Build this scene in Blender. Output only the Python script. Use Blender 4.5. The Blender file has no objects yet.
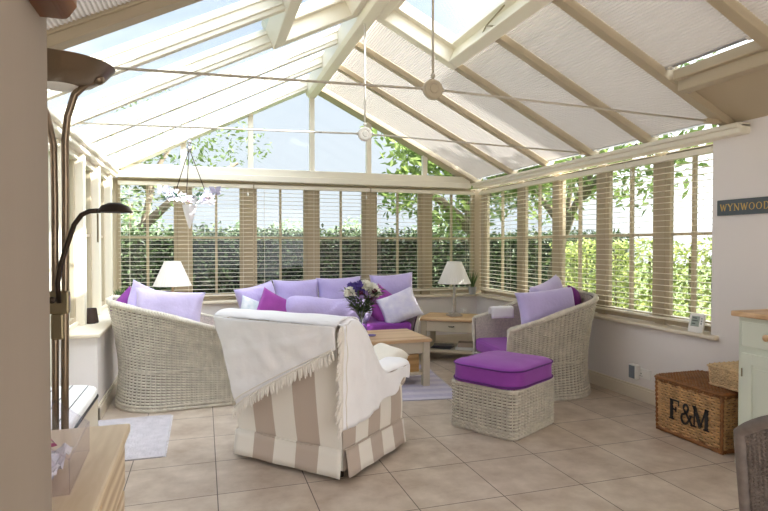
import bpy, math, random
from mathutils import Vector, Matrix, noise
R = math.radians
PI = math.pi
rnd = random.Random(7)
C = bpy.context.scene.collection

# ------------------------------------------------------------------ helpers
def lin(c):
    c /= 255.0
    return c/12.92 if c <= 0.04045 else ((c+0.055)/1.055)**2.4
def rgb(r, g, b): return (lin(r), lin(g), lin(b), 1.0)

class MB:
    """collects geometry; build() links it as ONE mesh object"""
    def __init__(self): self.v = []; self.f = []; self.m = []; self.uv = {}
    def add(self, vs, fs, mi=0):
        o = len(self.v); self.v += [tuple(p) for p in vs]
        self.f += [tuple(i+o for i in q) for q in fs]; self.m += [mi]*len(fs)
        return self
    def box(self, x0, x1, y0, y1, z0, z1, mi=0):
        vs = [(x, y, z) for x in (x0, x1) for y in (y0, y1) for z in (z0, z1)]
        return self.add(vs, [(0,1,3,2),(4,6,7,5),(0,4,5,1),(2,3,7,6),(0,2,6,4),(1,5,7,3)], mi)
    def obox(self, o, ex, ey, ez, a, b, c, mi=0):
        o = Vector(o); ex = Vector(ex); ey = Vector(ey); ez = Vector(ez)
        vs = [o+ex*x+ey*y+ez*z for x in a for y in b for z in c]
        return self.add(vs, [(0,1,3,2),(4,6,7,5),(0,4,5,1),(2,3,7,6),(0,2,6,4),(1,5,7,3)], mi)
    def prism(self, pts, d, mi=0):
        n = len(pts); d = Vector(d); p = [Vector(q) for q in pts]
        vs = p+[q+d for q in p]
        fs = [tuple(range(n))[::-1], tuple(range(n, 2*n))]+[(i, (i+1) % n, n+(i+1) % n, n+i) for i in range(n)]
        return self.add(vs, fs, mi)
    def tube(self, pts, r, n=8, closed=False, cap=True, mi=0, flat=None):
        p = [Vector(q) for q in pts]; N = len(p)
        rs = r if isinstance(r, (list, tuple)) else [r]*N
        vs = []; up = None
        for i in range(N):
            if closed: t = p[(i+1) % N]-p[i-1]
            else: t = p[min(i+1, N-1)]-p[max(i-1, 0)]
            if t.length < 1e-9: t = Vector((0, 0, 1))
            t.normalize()
            if up is None:
                a = Vector((0, 0, 1)) if abs(t.z) < .9 else Vector((1, 0, 0))
                up = (a-t*a.dot(t)).normalized()
            else:
                up = up-t*up.dot(t)
                if up.length < 1e-6: up = t.orthogonal()
                up.normalize()
            s = t.cross(up)
            fl = flat or 1
            for k in range(n):
                a = 2*PI*k/n
                vs.append(p[i]+up*(math.cos(a)*rs[i])+s*(math.sin(a)*rs[i]*fl))
        fs = []
        for i in range(N if closed else N-1):
            j = (i+1) % N
            for k in range(n):
                l = (k+1) % n
                fs.append((i*n+k, i*n+l, j*n+l, j*n+k))
        if cap and not closed:
            fs.append(tuple(range(n))[::-1]); fs.append(tuple((N-1)*n+k for k in range(n)))
        return self.add(vs, fs, mi)
    def lathe(self, prof, n=24, c=(0, 0, 0), mi=0, close=True, wob=None):
        vs = []; c = Vector(c)
        for j, (r, z) in enumerate(prof):
            for k in range(n):
                a = 2*PI*k/n; rr = r*(1+(wob(a, j) if wob else 0))
                vs.append(c+Vector((rr*math.cos(a), rr*math.sin(a), z)))
        fs = []
        for j in range(len(prof)-1):
            for k in range(n):
                l = (k+1) % n
                fs.append((j*n+k, j*n+l, (j+1)*n+l, (j+1)*n+k))
        if close:
            fs.append(tuple(range(n))[::-1]); fs.append(tuple((len(prof)-1)*n+k for k in range(n)))
        return self.add(vs, fs, mi)
    def grid(self, fn, nu, nv, mi=0, cu=False):
        vs = [fn(i/nu, j/nv) for j in range(nv+1) for i in range(nu+(0 if cu else 1))]
        w = nu if cu else nu+1
        fs = [(j*w+i, j*w+(i+1) % w, (j+1)*w+(i+1) % w, (j+1)*w+i) for j in range(nv) for i in range(nu)]
        return self.add(vs, fs, mi)
    def sphere(self, c, r, n=12, m=8, sc=(1, 1, 1), mi=0):
        pr = [(max(1e-4, math.sin(PI*j/m)), -math.cos(PI*j/m)) for j in range(m+1)]
        vs = []; c = Vector(c)
        for rr, z in pr:
            for k in range(n):
                a = 2*PI*k/n
                vs.append(c+Vector((rr*math.cos(a)*r*sc[0], rr*math.sin(a)*r*sc[1], z*r*sc[2])))
        fs = [(j*n+k, j*n+(k+1) % n, (j+1)*n+(k+1) % n, (j+1)*n+k) for j in range(m) for k in range(n)]
        return self.add(vs, fs, mi)
    def build(self, name, mats, parent=None, smooth=False, bevel=0, solid=0, angle=40, subsurf=0, recalc=False):
        me = bpy.data.meshes.new(name)
        me.from_pydata(self.v, [], self.f)
        if not isinstance(mats, (list, tuple)): mats = [mats]
        for m in mats: me.materials.append(m)
        me.polygons.foreach_set('material_index', self.m)
        if smooth: me.polygons.foreach_set('use_smooth', [True]*len(self.f))
        if recalc:
            import bmesh
            bm = bmesh.new(); bm.from_mesh(me); bmesh.ops.remove_doubles(bm, verts=bm.verts, dist=1e-5)
            bmesh.ops.recalc_face_normals(bm, faces=bm.faces); bm.to_mesh(me); bm.free()
        me.update()
        o = bpy.data.objects.new(name, me); C.objects.link(o)
        if parent: o.parent = parent
        if solid:
            s = o.modifiers.new('s', 'SOLIDIFY'); s.thickness = solid; s.offset = 0
        if bevel:
            b = o.modifiers.new('b', 'BEVEL'); b.width = bevel; b.segments = 2; b.limit_method = 'ANGLE'; b.angle_limit = R(angle)
        if subsurf:
            b = o.modifiers.new('u', 'SUBSURF'); b.levels = subsurf; b.render_levels = subsurf
        return o

def tag(o, label=None, cat=None, group=None, kind=None):
    if label: o['label'] = label
    if cat: o['category'] = cat
    if group: o['group'] = group
    if kind: o['kind'] = kind
    return o
def thing(name, label, cat, loc=(0, 0, 0), rz=0.0, group=None):
    o = bpy.data.objects.new(name, None); C.objects.link(o)
    o.empty_display_size = .05
    o.location = loc; o.rotation_euler = (0, 0, rz)
    return tag(o, label, cat, group)
def struct(name, mb, mat, label, cat, **k):
    return tag(mb.build(name, mat, None, **k), label, cat, None, 'structure')
def struct_root(name, label, cat, loc=(0, 0, 0)):
    return tag(thing(name, label, cat, loc), kind='structure')
def dup(root, loc, rz, label=None, group=None):
    r = root.copy(); C.objects.link(r); r.location = loc; r.rotation_euler = (0, 0, rz)
    if label: r['label'] = label
    if group: r['group'] = group
    for ch in list(root.children):
        c = ch.copy(); C.objects.link(c); c.parent = r
        for g in list(ch.children):
            d = g.copy(); C.objects.link(d); d.parent = c
    return r

# ------------------------------------------------------------------ materials
def newmat(name):
    m = bpy.data.materials.new(name); m.use_nodes = True
    nt = m.node_tree; b = nt.nodes['Principled BSDF']
    return m, nt, b
def N(nt, t, **k):
    n = nt.nodes.new(t)
    for a, v in k.items(): setattr(n, a, v)
    return n
def coords(nt, scale=(1, 1, 1), kind='Object', rot=(0, 0, 0)):
    tc = N(nt, 'ShaderNodeTexCoord'); mp = N(nt, 'ShaderNodeMapping')
    mp.inputs['Scale'].default_value = scale; mp.inputs['Rotation'].default_value = rot
    nt.links.new(tc.outputs[kind], mp.inputs['Vector']); return mp.outputs['Vector']
def mat(name, col, rough=.6, var=0.0, vscale=8, bump=0.0, bscale=60, metal=0.0, sheen=0.0, spec=None, col2=None, stretch=(1, 1, 1)):
    m, nt, b = newmat(name)
    b.inputs['Base Color'].default_value = col; b.inputs['Roughness'].default_value = rough; b.inputs['Metallic'].default_value = metal
    if sheen: b.inputs['Sheen Weight'].default_value = sheen
    if spec is not None: b.inputs['Specular IOR Level'].default_value = spec
    vec = coords(nt, stretch)
    if var or col2:
        n = N(nt, 'ShaderNodeTexNoise'); n.inputs['Scale'].default_value = vscale; n.inputs['Detail'].default_value = 5
        nt.links.new(vec, n.inputs['Vector'])
        rp = N(nt, 'ShaderNodeValToRGB'); rp.color_ramp.elements[0].position = .3; rp.color_ramp.elements[1].position = .7
        c2 = col2 or tuple(max(0, x*(1-var)) for x in col[:3])+(1,)
        c1 = col if col2 else tuple(min(1, x*(1+var*.5)) for x in col[:3])+(1,)
        rp.color_ramp.elements[0].color = c2; rp.color_ramp.elements[1].color = c1
        nt.links.new(n.outputs['Fac'], rp.inputs['Fac']); nt.links.new(rp.outputs['Color'], b.inputs['Base Color'])
    if bump:
        n = N(nt, 'ShaderNodeTexNoise'); n.inputs['Scale'].default_value = bscale; n.inputs['Detail'].default_value = 3
        nt.links.new(vec, n.inputs['Vector'])
        bp = N(nt, 'ShaderNodeBump'); bp.inputs['Strength'].default_value = bump; bp.inputs['Distance'].default_value = .01
        nt.links.new(n.outputs['Fac'], bp.inputs['Height']); nt.links.new(bp.outputs['Normal'], b.inputs['Normal'])
    return m
def wood(name, c1, c2, scale=6, axis='X', rough=.5):
    m, nt, b = newmat(name); b.inputs['Roughness'].default_value = rough
    st = {'X': (.12, 1, 1), 'Y': (1, .12, 1), 'Z': (1, 1, .12)}[axis]
    vec = coords(nt, st)
    n = N(nt, 'ShaderNodeTexNoise'); n.inputs['Scale'].default_value = scale*4; n.inputs['Detail'].default_value = 6; n.inputs['Distortion'].default_value = .6
    w = N(nt, 'ShaderNodeTexWave', wave_type='RINGS'); w.inputs['Scale'].default_value = scale; w.inputs['Distortion'].default_value = 5; w.inputs['Detail'].default_value = 3
    nt.links.new(vec, n.inputs['Vector']); nt.links.new(vec, w.inputs['Vector'])
    mx = N(nt, 'ShaderNodeMath', operation='MULTIPLY_ADD'); mx.inputs[1].default_value = .55; mx.inputs[2].default_value = 0
    ad = N(nt, 'ShaderNodeMath', operation='MULTIPLY_ADD'); ad.inputs[1].default_value = .5
    nt.links.new(w.outputs['Fac'], mx.inputs[0]); nt.links.new(n.outputs['Fac'], ad.inputs[0]); nt.links.new(mx.outputs[0], ad.inputs[2])
    rp = N(nt, 'ShaderNodeValToRGB'); rp.color_ramp.elements[0].position = .15; rp.color_ramp.elements[1].position = .8
    rp.color_ramp.elements[0].color = c1; rp.color_ramp.elements[1].color = c2
    nt.links.new(ad.outputs[0], rp.inputs['Fac']); nt.links.new(rp.outputs['Color'], b.inputs['Base Color'])
    return m
def glass(name, tint=(1, 1, 1, 1), gl=.06):
    m = bpy.data.materials.new(name); m.use_nodes = True; nt = m.node_tree; nt.nodes.clear()
    out = N(nt, 'ShaderNodeOutputMaterial'); t = N(nt, 'ShaderNodeBsdfTransparent'); g = N(nt, 'ShaderNodeBsdfGlossy'); mx = N(nt, 'ShaderNodeMixShader')
    t.inputs['Color'].default_value = tint; g.inputs['Roughness'].default_value = .02
    lw = N(nt, 'ShaderNodeLayerWeight'); lw.inputs['Blend'].default_value = .5
    p5 = N(nt, 'ShaderNodeMath', operation='POWER'); p5.inputs[1].default_value = 4.0; nt.links.new(lw.outputs['Facing'], p5.inputs[0])
    ml = N(nt, 'ShaderNodeMath', operation='MULTIPLY_ADD'); ml.inputs[1].default_value = min(.7, gl*6); ml.inputs[2].default_value = gl*.4
    nt.links.new(p5.outputs[0], ml.inputs[0]); nt.links.new(ml.outputs[0], mx.inputs['Fac'])
    nt.links.new(t.outputs[0], mx.inputs[1]); nt.links.new(g.outputs[0], mx.inputs[2]); nt.links.new(mx.outputs[0], out.inputs['Surface'])
    return m
def translucent(name, col, fac=.5, bump=0):
    m = bpy.data.materials.new(name); m.use_nodes = True; nt = m.node_tree; nt.nodes.clear()
    out = N(nt, 'ShaderNodeOutputMaterial'); d = N(nt, 'ShaderNodeBsdfDiffuse'); t = N(nt, 'ShaderNodeBsdfTranslucent'); mx = N(nt, 'ShaderNodeMixShader')
    d.inputs['Color'].default_value = col; t.inputs['Color'].default_value = col; mx.inputs['Fac'].default_value = fac
    nt.links.new(d.outputs[0], mx.inputs[1]); nt.links.new(t.outputs[0], mx.inputs[2]); nt.links.new(mx.outputs[0], out.inputs['Surface'])
    return m
def leafmat(name, c1, c2, fac=.35, rough=.5):
    m = bpy.data.materials.new(name); m.use_nodes = True; nt = m.node_tree; nt.nodes.clear()
    out = N(nt, 'ShaderNodeOutputMaterial'); d = N(nt, 'ShaderNodeBsdfPrincipled'); t = N(nt, 'ShaderNodeBsdfTranslucent'); mx = N(nt, 'ShaderNodeMixShader')
    d.inputs['Roughness'].default_value = rough
    g = N(nt, 'ShaderNodeNewGeometry'); rp = N(nt, 'ShaderNodeValToRGB')
    rp.color_ramp.elements[0].color = c1; rp.color_ramp.elements[1].color = c2
    nt.links.new(g.outputs['Random Per Island'], rp.inputs['Fac'])
    nt.links.new(rp.outputs['Color'], d.inputs['Base Color']); nt.links.new(rp.outputs['Color'], t.inputs['Color'])
    mx.inputs['Fac'].default_value = fac
    nt.links.new(d.outputs[0], mx.inputs[1]); nt.links.new(t.outputs[0], mx.inputs[2]); nt.links.new(mx.outputs[0], out.inputs['Surface'])
    return m
def stripemat(name, axis, w, cA, cB, off=0.0, line=None):
    m, nt, b = newmat(name); b.inputs['Roughness'].default_value = .9; b.inputs['Sheen Weight'].default_value = .15
    vec = coords(nt); sp = N(nt, 'ShaderNodeSeparateXYZ'); nt.links.new(vec, sp.inputs[0])
    a = N(nt, 'ShaderNodeMath', operation='ADD'); a.inputs[1].default_value = off+20*w
    nt.links.new(sp.outputs[axis], a.inputs[0])
    md = N(nt, 'ShaderNodeMath', operation='MODULO'); md.inputs[1].default_value = 2*w; nt.links.new(a.outputs[0], md.inputs[0])
    gt = N(nt, 'ShaderNodeMath', operation='GREATER_THAN'); gt.inputs[1].default_value = w if not line else 2*w-line
    nt.links.new(md.outputs[0], gt.inputs[0])
    mx = N(nt, 'ShaderNodeMix', data_type='RGBA'); mx.inputs['A'].default_value = cA; mx.inputs['B'].default_value = cB
    nt.links.new(gt.outputs[0], mx.inputs['Factor']); nt.links.new(mx.outputs['Result'], b.inputs['Base Color'])
    n = N(nt, 'ShaderNodeTexNoise'); n.inputs['Scale'].default_value = 250
    bp = N(nt, 'ShaderNodeBump'); bp.inputs['Strength'].default_value = .15; bp.inputs['Distance'].default_value = .004
    nt.links.new(n.outputs['Fac'], bp.inputs['Height']); nt.links.new(bp.outputs['Normal'], b.inputs['Normal'])
    return m
def tilemat():
    m, nt, b = newmat('floor_tiles'); b.inputs['Roughness'].default_value = .42
    vec = coords(nt)
    mp = N(nt, 'ShaderNodeMapping'); mp.inputs['Location'].default_value = (-.065+4.9, -3.168+4.9, 0); nt.links.new(vec, mp.inputs['Vector'])
    br = N(nt, 'ShaderNodeTexBrick'); br.offset = 0; br.squash = 1
    br.inputs['Scale'].default_value = 1; br.inputs['Brick Width'].default_value = .49; br.inputs['Row Height'].default_value = .49
    br.inputs['Mortar Size'].default_value = .0028; br.inputs['Mortar Smooth'].default_value = .1
    br.inputs['Color1'].default_value = (.46, .46, .46, 1); br.inputs['Color2'].default_value = (.54, .54, .54, 1); br.inputs['Mortar'].default_value = (0, 0, 0, 1)
    nt.links.new(mp.outputs[0], br.inputs['Vector'])
    n = N(nt, 'ShaderNodeTexNoise'); n.inputs['Scale'].default_value = 4.5; n.inputs['Detail'].default_value = 8; n.inputs['Roughness'].default_value = .62
    nt.links.new(vec, n.inputs['Vector'])
    rp = N(nt, 'ShaderNodeValToRGB'); rp.color_ramp.elements[0].position = .3; rp.color_ramp.elements[1].position = .72
    rp.color_ramp.elements[0].color = rgb(170, 151, 134); rp.color_ramp.elements[1].color = rgb(210, 196, 181)
    nt.links.new(n.outputs['Fac'], rp.inputs['Fac'])
    ml = N(nt, 'ShaderNodeMix', data_type='RGBA', blend_type='OVERLAY'); ml.inputs['Factor'].default_value = .6
    nt.links.new(rp.outputs['Color'], ml.inputs['A']); nt.links.new(br.outputs['Color'], ml.inputs['B'])
    gr = N(nt, 'ShaderNodeMix', data_type='RGBA'); gr.inputs['B'].default_value = rgb(86, 74, 66)
    nt.links.new(br.outputs['Fac'], gr.inputs['Factor']); nt.links.new(ml.outputs['Result'], gr.inputs['A'])
    nt.links.new(gr.outputs['Result'], b.inputs['Base Color'])
    bp = N(nt, 'ShaderNodeBump'); bp.invert = True; bp.inputs['Strength'].default_value = .4; bp.inputs['Distance'].default_value = .004
    nt.links.new(br.outputs['Fac'], bp.inputs['Height']); nt.links.new(bp.outputs['Normal'], b.inputs['Normal'])
    return m

M = {}
M['floor'] = tilemat()
M['wall'] = mat('plaster_wall', rgb(235, 229, 227), .85, bump=.06, bscale=90)
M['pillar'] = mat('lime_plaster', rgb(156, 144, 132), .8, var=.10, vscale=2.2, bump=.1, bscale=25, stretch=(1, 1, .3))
M['stone_paint'] = mat('stone_paint', rgb(184, 169, 144), .5)
M['cream_paint'] = mat('cream_paint', rgb(236, 229, 212), .45)
M['white_paint'] = mat('white_paint', rgb(240, 238, 230), .4)
M['sill_paint'] = mat('sill_paint', rgb(226, 215, 196), .4)
M['blind'] = mat('blind_slat', rgb(240, 232, 214), .4)
M['cord'] = mat('cord', rgb(225, 218, 205), .8)
M['glass'] = glass('window_glass', (.97, .985, .98, 1))
M['roof_glass'] = glass('roof_glass', (.93, .97, 1, 1), .03)
M['roof_blind'] = translucent('pleated_fabric', rgb(206, 197, 189), .11)
M['alu'] = mat('aluminium', rgb(190, 190, 195), .35, metal=.8)
M['rod'] = mat('painted_steel', rgb(196, 187, 172), .4)
M['rod_disc'] = mat('painted_boss', rgb(186, 173, 150), .5)
M['rod_white'] = mat('painted_boss_white', rgb(228, 222, 212), .5)
M['wicker'] = mat('pale_wicker', rgb(216, 208, 193), .6, var=.18, vscale=18)
M['wicker_in'] = mat('wicker_gap_shade', rgb(92, 84, 70), .9)  # dark sheet behind the weave, its colour standing in for shade in the gaps
M['wicker_lining'] = mat('pale_wicker_lining', rgb(206, 198, 182), .75, var=.2, vscale=60, bump=.8, bscale=110)
M['hamper'] = mat('brown_wicker', rgb(206, 164, 114), .55, var=.35, vscale=14)
M['hamper_dk'] = mat('dark_wicker_rim', rgb(142, 92, 48), .5, var=.35, vscale=18)
M['hamper_in'] = mat('hamper_gap_shade', rgb(70, 46, 26), .9)  # dark backing coloured as the shade seen through the hamper weave
M['basket'] = mat('straw_wicker', rgb(214, 184, 142), .6, var=.25, vscale=25)
M['basket_in'] = mat('straw_gap_shade', rgb(120, 92, 60), .9)  # darker backing, shade inside the basket put into its colour
M['dark_wicker'] = mat('grey_wicker', rgb(112, 102, 96), .6, var=.3, vscale=30)
M['dark_wicker_in'] = mat('grey_wicker_liner', rgb(52, 47, 45), .8)
M['lav'] = mat('lavender_velvet', rgb(198, 184, 232), .9, var=.07, vscale=6, bump=.35, bscale=45, sheen=.4)
M['lav_pale'] = mat('pale_lavender', rgb(206, 194, 232), .9, var=.06, vscale=5, bump=.3, bscale=35, sheen=.3)
M['lav_white'] = mat('white_lilac_print', rgb(236, 232, 242), .9, col2=rgb(206, 200, 228), vscale=9, bump=.2, bscale=30)
M['floral'] = mat('floral_print', rgb(236, 236, 240), .9, col2=rgb(178, 196, 208), vscale=12, bump=.2, bscale=30)
M['magenta'] = mat('magenta_cloth', rgb(152, 62, 152), .85, var=.12, vscale=8, bump=.25, bscale=30, sheen=.2)
M['plum'] = mat('plum_cloth', rgb(112, 36, 122), .85, bump=.2, bscale=30)
M['purple'] = mat('purple_canvas', rgb(146, 62, 166), .8, var=.08, vscale=5, bump=.12, bscale=160, sheen=.15)
M['purple_dk'] = mat('purple_piping', rgb(92, 34, 112), .8)
M['throw'] = mat('white_throw', rgb(247, 245, 247), .9, var=.04, vscale=5, bump=.25, bscale=30, sheen=.2)
M['fringe'] = mat('fringe_cotton', rgb(238, 232, 224), .95)
M['cream_cloth'] = mat('cream_cloth', rgb(236, 228, 214), .9, bump=.2, bscale=40)
STR_A, STR_B = rgb(238, 232, 222), rgb(194, 178, 164)
M['stripe_x'] = stripemat('striped_cover_back', 'X', .166, STR_A, STR_B, off=.415)
M['stripe_y'] = stripemat('striped_cover_side', 'Y', .136, STR_B, STR_A, off=.0)
M['bench_stripe'] = stripemat('ticking_stripe', 'X', .05, rgb(240, 238, 234), rgb(60, 58, 70), line=.008)
M['oak'] = wood('oak_top', rgb(190, 152, 112), rgb(216, 184, 146), 5, 'X')
M['oak_y'] = wood('oak_top_pale', rgb(186, 158, 122), rgb(230, 212, 184), 7, 'Y')
M['oak_dark'] = wood('dark_oak', rgb(92, 56, 30), rgb(140, 92, 52), 8, 'Y')
M['paint_table'] = mat('putty_paint', rgb(206, 194, 172), .5)
M['sage'] = mat('sage_paint', rgb(216, 222, 208), .5)
M['bronze'] = mat('brushed_bronze', rgb(138, 122, 104), .32, metal=1.0, bump=.05, bscale=120)
M['brass'] = mat('antique_brass', rgb(150, 137, 110), .35, metal=1.0)
M['dark_metal'] = mat('dark_bronze', rgb(64, 54, 46), .4, metal=.8)
M['frost'] = mat('frosted_white', rgb(240, 238, 232), .5)
M['shade'] = translucent('pleated_shade', rgb(252, 250, 246), .4)
M['lamp_grey'] = mat('grey_wash_wood', rgb(176, 168, 158), .6, var=.15, vscale=20)
M['lamp_wood'] = mat('lamp_wood', rgb(176, 140, 104), .6, var=.15, vscale=20)
M['rug'] = mat('grey_pile_rug', rgb(200, 194, 200), .95, var=.12, vscale=14, bump=.8, bscale=90)
M['rug_lilac'] = stripemat('lilac_rug', 'Y', .09, rgb(206, 200, 216), rgb(188, 182, 206))
M['rug_edge'] = mat('rug_fringe', rgb(216, 212, 216), .95)
M['clear'] = glass('clear_plastic', (.96, .95, .97, 1), .025)
M['clear_vase'] = glass('vase_glass', (.90, .92, .96, 1), .2)
M['film'] = mat('white_film', rgb(230, 228, 234), .15, spec=.8)
M['pink'] = mat('pink_ribbon', rgb(196, 84, 140), .6)
M['leaf_bq'] = leafmat('bouquet_leaf', rgb(46, 66, 36), rgb(84, 104, 60), .25)
M['bloom_white'] = mat('white_petals', rgb(240, 236, 222), .8)
M['bloom_purple'] = mat('purple_petals', rgb(98, 78, 158), .8, var=.2, vscale=40)
M['bloom_red'] = mat('burgundy_petals', rgb(104, 34, 62), .8, var=.2, vscale=40)
M['bloom_lilac'] = mat('lilac_petals', rgb(176, 150, 200), .8)
M['lilac_china'] = mat('lilac_china', rgb(150, 130, 200), .2)
M['black'] = mat('black_ink', rgb(38, 34, 34), .6)
M['mag_dark'] = mat('magazine_dark', rgb(52, 50, 54), .4)
M['mag_tan'] = mat('book_tan', rgb(176, 158, 138), .5)
M['mag_white'] = mat('book_white', rgb(226, 222, 216), .5)
M['crate'] = wood('pale_crate_wood', rgb(170, 128, 76), rgb(204, 164, 108), 8, 'X')
M['pot'] = mat('grey_zinc', rgb(164, 164, 164), .6)
M['pot_white'] = mat('white_pot', rgb(236, 232, 226), .4)
M['soil'] = mat('soil', rgb(58, 44, 34), .95)
M['plant'] = leafmat('house_plant', rgb(64, 88, 52), rgb(110, 132, 80), .25)
M['candle_dk'] = mat('dark_brown_glass', rgb(58, 44, 40), .25)
M['plastic_white'] = mat('white_plastic', rgb(238, 236, 232), .35)
M['plastic_grey'] = mat('grey_plastic', rgb(126, 132, 140), .4)
M['lcd'] = mat('lcd_panel', rgb(150, 160, 150), .15)
M['lcd_dk'] = mat('lcd_digits', rgb(60, 66, 62), .3)
M['slate'] = mat('slate_sign', rgb(82, 92, 98), .55, var=.1, vscale=18)
M['gold'] = mat('gold_lettering', rgb(206, 172, 96), .4)
M['chrome'] = mat('chrome', rgb(210, 210, 212), .15, metal=1)
M['cryst_w'] = mat('pearl_white', rgb(240, 236, 240), .35)
M['cryst_g'] = mat('enamel_green', rgb(72, 116, 92), .4)
M['cryst_v'] = mat('enamel_lilac', rgb(178, 172, 196), .4)
M['cryst_p'] = mat('enamel_pink', rgb(236, 206, 212), .4)
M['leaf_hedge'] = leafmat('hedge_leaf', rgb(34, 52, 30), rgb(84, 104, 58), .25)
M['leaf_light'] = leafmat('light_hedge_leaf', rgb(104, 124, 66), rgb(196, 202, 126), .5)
M['leaf_tree'] = leafmat('tree_leaf', rgb(92, 120, 60), rgb(170, 190, 112), .5)
M['leaf_dark'] = leafmat('dark_tree_leaf', rgb(60, 84, 44), rgb(128, 148, 84), .35)
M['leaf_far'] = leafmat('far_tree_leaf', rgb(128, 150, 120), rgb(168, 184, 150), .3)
M['hedge_core'] = mat('hedge_core', rgb(24, 32, 20), 1)
M['bark'] = mat('bark', rgb(128, 114, 98), .9, var=.3, vscale=10, bump=.6, bscale=20)
M['reflector'] = mat('reflector_paving', rgb(206, 198, 184), .9, var=.1, vscale=3)
M['lawn'] = mat('lawn', rgb(92, 112, 62), 1, var=.3, vscale=5, bump=.5, bscale=50)
M['shade_wing'] = mat('shade_wing_render', rgb(214, 204, 192), .9)

# ------------------------------------------------------------------ room constants (metres; camera at the origin, 1.35 up)
XR, YB, XL = 3.62, 7.10, -.78        # right wall face, back wall face, left dwarf wall face
RIDX, EAV = 1.31, 2.20
def zr(x): return EAV+.5*(3.55-x)
def zl(x): return EAV+.5*(x+.93)
RAFT = [0.96, 1.64, 2.38, 3.12, 3.86, 4.60, 5.34, 6.08]
UR = Vector((-2, 0, 1)).normalized(); NR = Vector((1, 0, 2)).normalized()   # up the right slope, its outward normal
UL = Vector((2, 0, 1)).normalized(); NL = Vector((-1, 0, 2)).normalized()
OR_, OL_ = Vector((3.55, 0, EAV)), Vector((-.93, 0, EAV))
EY = Vector((0, 1, 0))
LEN = Vector((3.55-RIDX, 0, (3.55-RIDX)/2)).length
def s_of(x): return (3.55-x)*math.sqrt(1.25)
def sl_of(x): return (x+.93)*math.sqrt(1.25)

# ------------------------------------------------------------------ shell
struct('floor', MB().box(-1.72, 3.9, -1.62, 7.35, -.12, 0), M['floor'], 'beige stone tiled conservatory floor', 'floor')
struct('ground', MB().box(-30, 34, -12, 60, -.5, -.14), M['lawn'], 'garden ground beyond the windows', 'ground')
w = MB(); w.box(XR, XR+.28, 3.28, YB+.2, 0, .65); w.box(XR, XR+.28, -1.5, 3.28, 0, 2.13); w.box(XR, XR+.28, -1.5, 3.04, 2.13, 2.31)
struct('wall_right', w, M['wall'], 'pale plastered wall on the window side with the sign', 'wall')
struct('wall_back', MB().box(-1.2, XR, YB, YB+.25, 0, .65), M['wall'], 'low plastered wall behind the sofa', 'wall')
w = MB(); w.box(-1.1, XL, 4.78, YB, 0, .65)
struct('wall_left', w, M['wall'], 'low plastered wall behind the tub chair by the bench', 'wall')
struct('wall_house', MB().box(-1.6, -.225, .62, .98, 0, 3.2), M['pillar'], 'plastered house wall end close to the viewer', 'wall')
w = MB(); w.box(-1.12, -1.0, .98, 3.1, 0, 2.14)
struct('wall_left_near', w, M['wall'], 'plain wall beside the glazed door', 'wall')
b = MB(); b.box(-1.72, -1.6, -1.5, .98, 0, 2.5); struct('wall_kitchen_left', b, M['wall'], 'side wall of the house room behind the viewer', 'wall')
b = MB(); b.box(-1.72, 3.9, -1.62, -1.5, 2.38, 2.5); b.box(-1.72, -1.4, -1.62, -1.5, 0, 2.38); b.box(3.6, 3.9, -1.62, -1.5, 0, 2.38); struct('wall_kitchen_back', b, M['wall'], 'end wall of the house room behind the viewer', 'wall')  # end wall of the unseen room, opened wide to let in fill light
struct('ground_reflector', MB().box(-8, 3.9, -9, -1.62, -.14, -.06), M['reflector'], 'unseen pale patio behind the house room', 'reflector')  # paved slab out of view, added to bounce fill light indoors
b = MB(); b.box(-1.72, 3.9, -1.62, .96, 2.5, 2.6); struct('ceiling_house', b, M['wall'], 'flat ceiling of the house room behind the viewer', 'ceiling')
b = MB(); b.box(-1.72, 3.9, .80, .93, 2.6, 3.7); struct('wall_over_opening', b, M['wall'], 'house wall above the opening to the conservatory', 'wall')
# skirting
def skirting(name, pts, label):
    b = MB()
    for (x0, x1, y0, y1, dx, dy) in pts:
        b.box(x0, x1, y0, y1, 0, .105)
        b.box(x0+(.006 if dx < 0 else 0), x1-(.006 if dx > 0 else 0), y0+(.006 if dy < 0 else 0), y1, .105, .125)
    struct(name, b, M['sill_paint'], label, 'baseboard', bevel=.004)
skirting('baseboard_right', [(XR-.02, XR, -1.2, YB, -1, 0)], 'cream skirting board along the window wall')
skirting('baseboard_back', [(-.76, XR-.02, YB-.02, YB, 0, -1)], 'cream skirting board behind the sofa')
skirting('baseboard_left', [(XL, XL+.02, 4.76, YB-.02, 1, 0), (-1.08, XL+.02, 4.76, 4.78, 0, -1)], 'cream skirting board round the end of the low wall')
# sills
b = MB(); b.box(XR-.045, XR+.12, 3.21, YB, .645, .68)
struct('trim_1', b, M['sill_paint'], 'cream window sill along the window wall', 'window sill', bevel=.012)
b = MB(); b.box(XL-.25, XR-.045, YB-.05, YB+.1, .645, .68); b.box(-1.0, XR, YB+.1, YB+.13, .68, .72)
struct('trim_2', b, M['sill_paint'], 'cream window sill along the gable wall', 'window sill', bevel=.01)
b = MB(); b.box(-1.05, XL+.025, 4.74, YB-.05, .645, .675)
struct('trim_3', b, M['sill_paint'], 'deep cream sill on the low wall beside the tub chair', 'window sill', bevel=.008)
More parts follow.
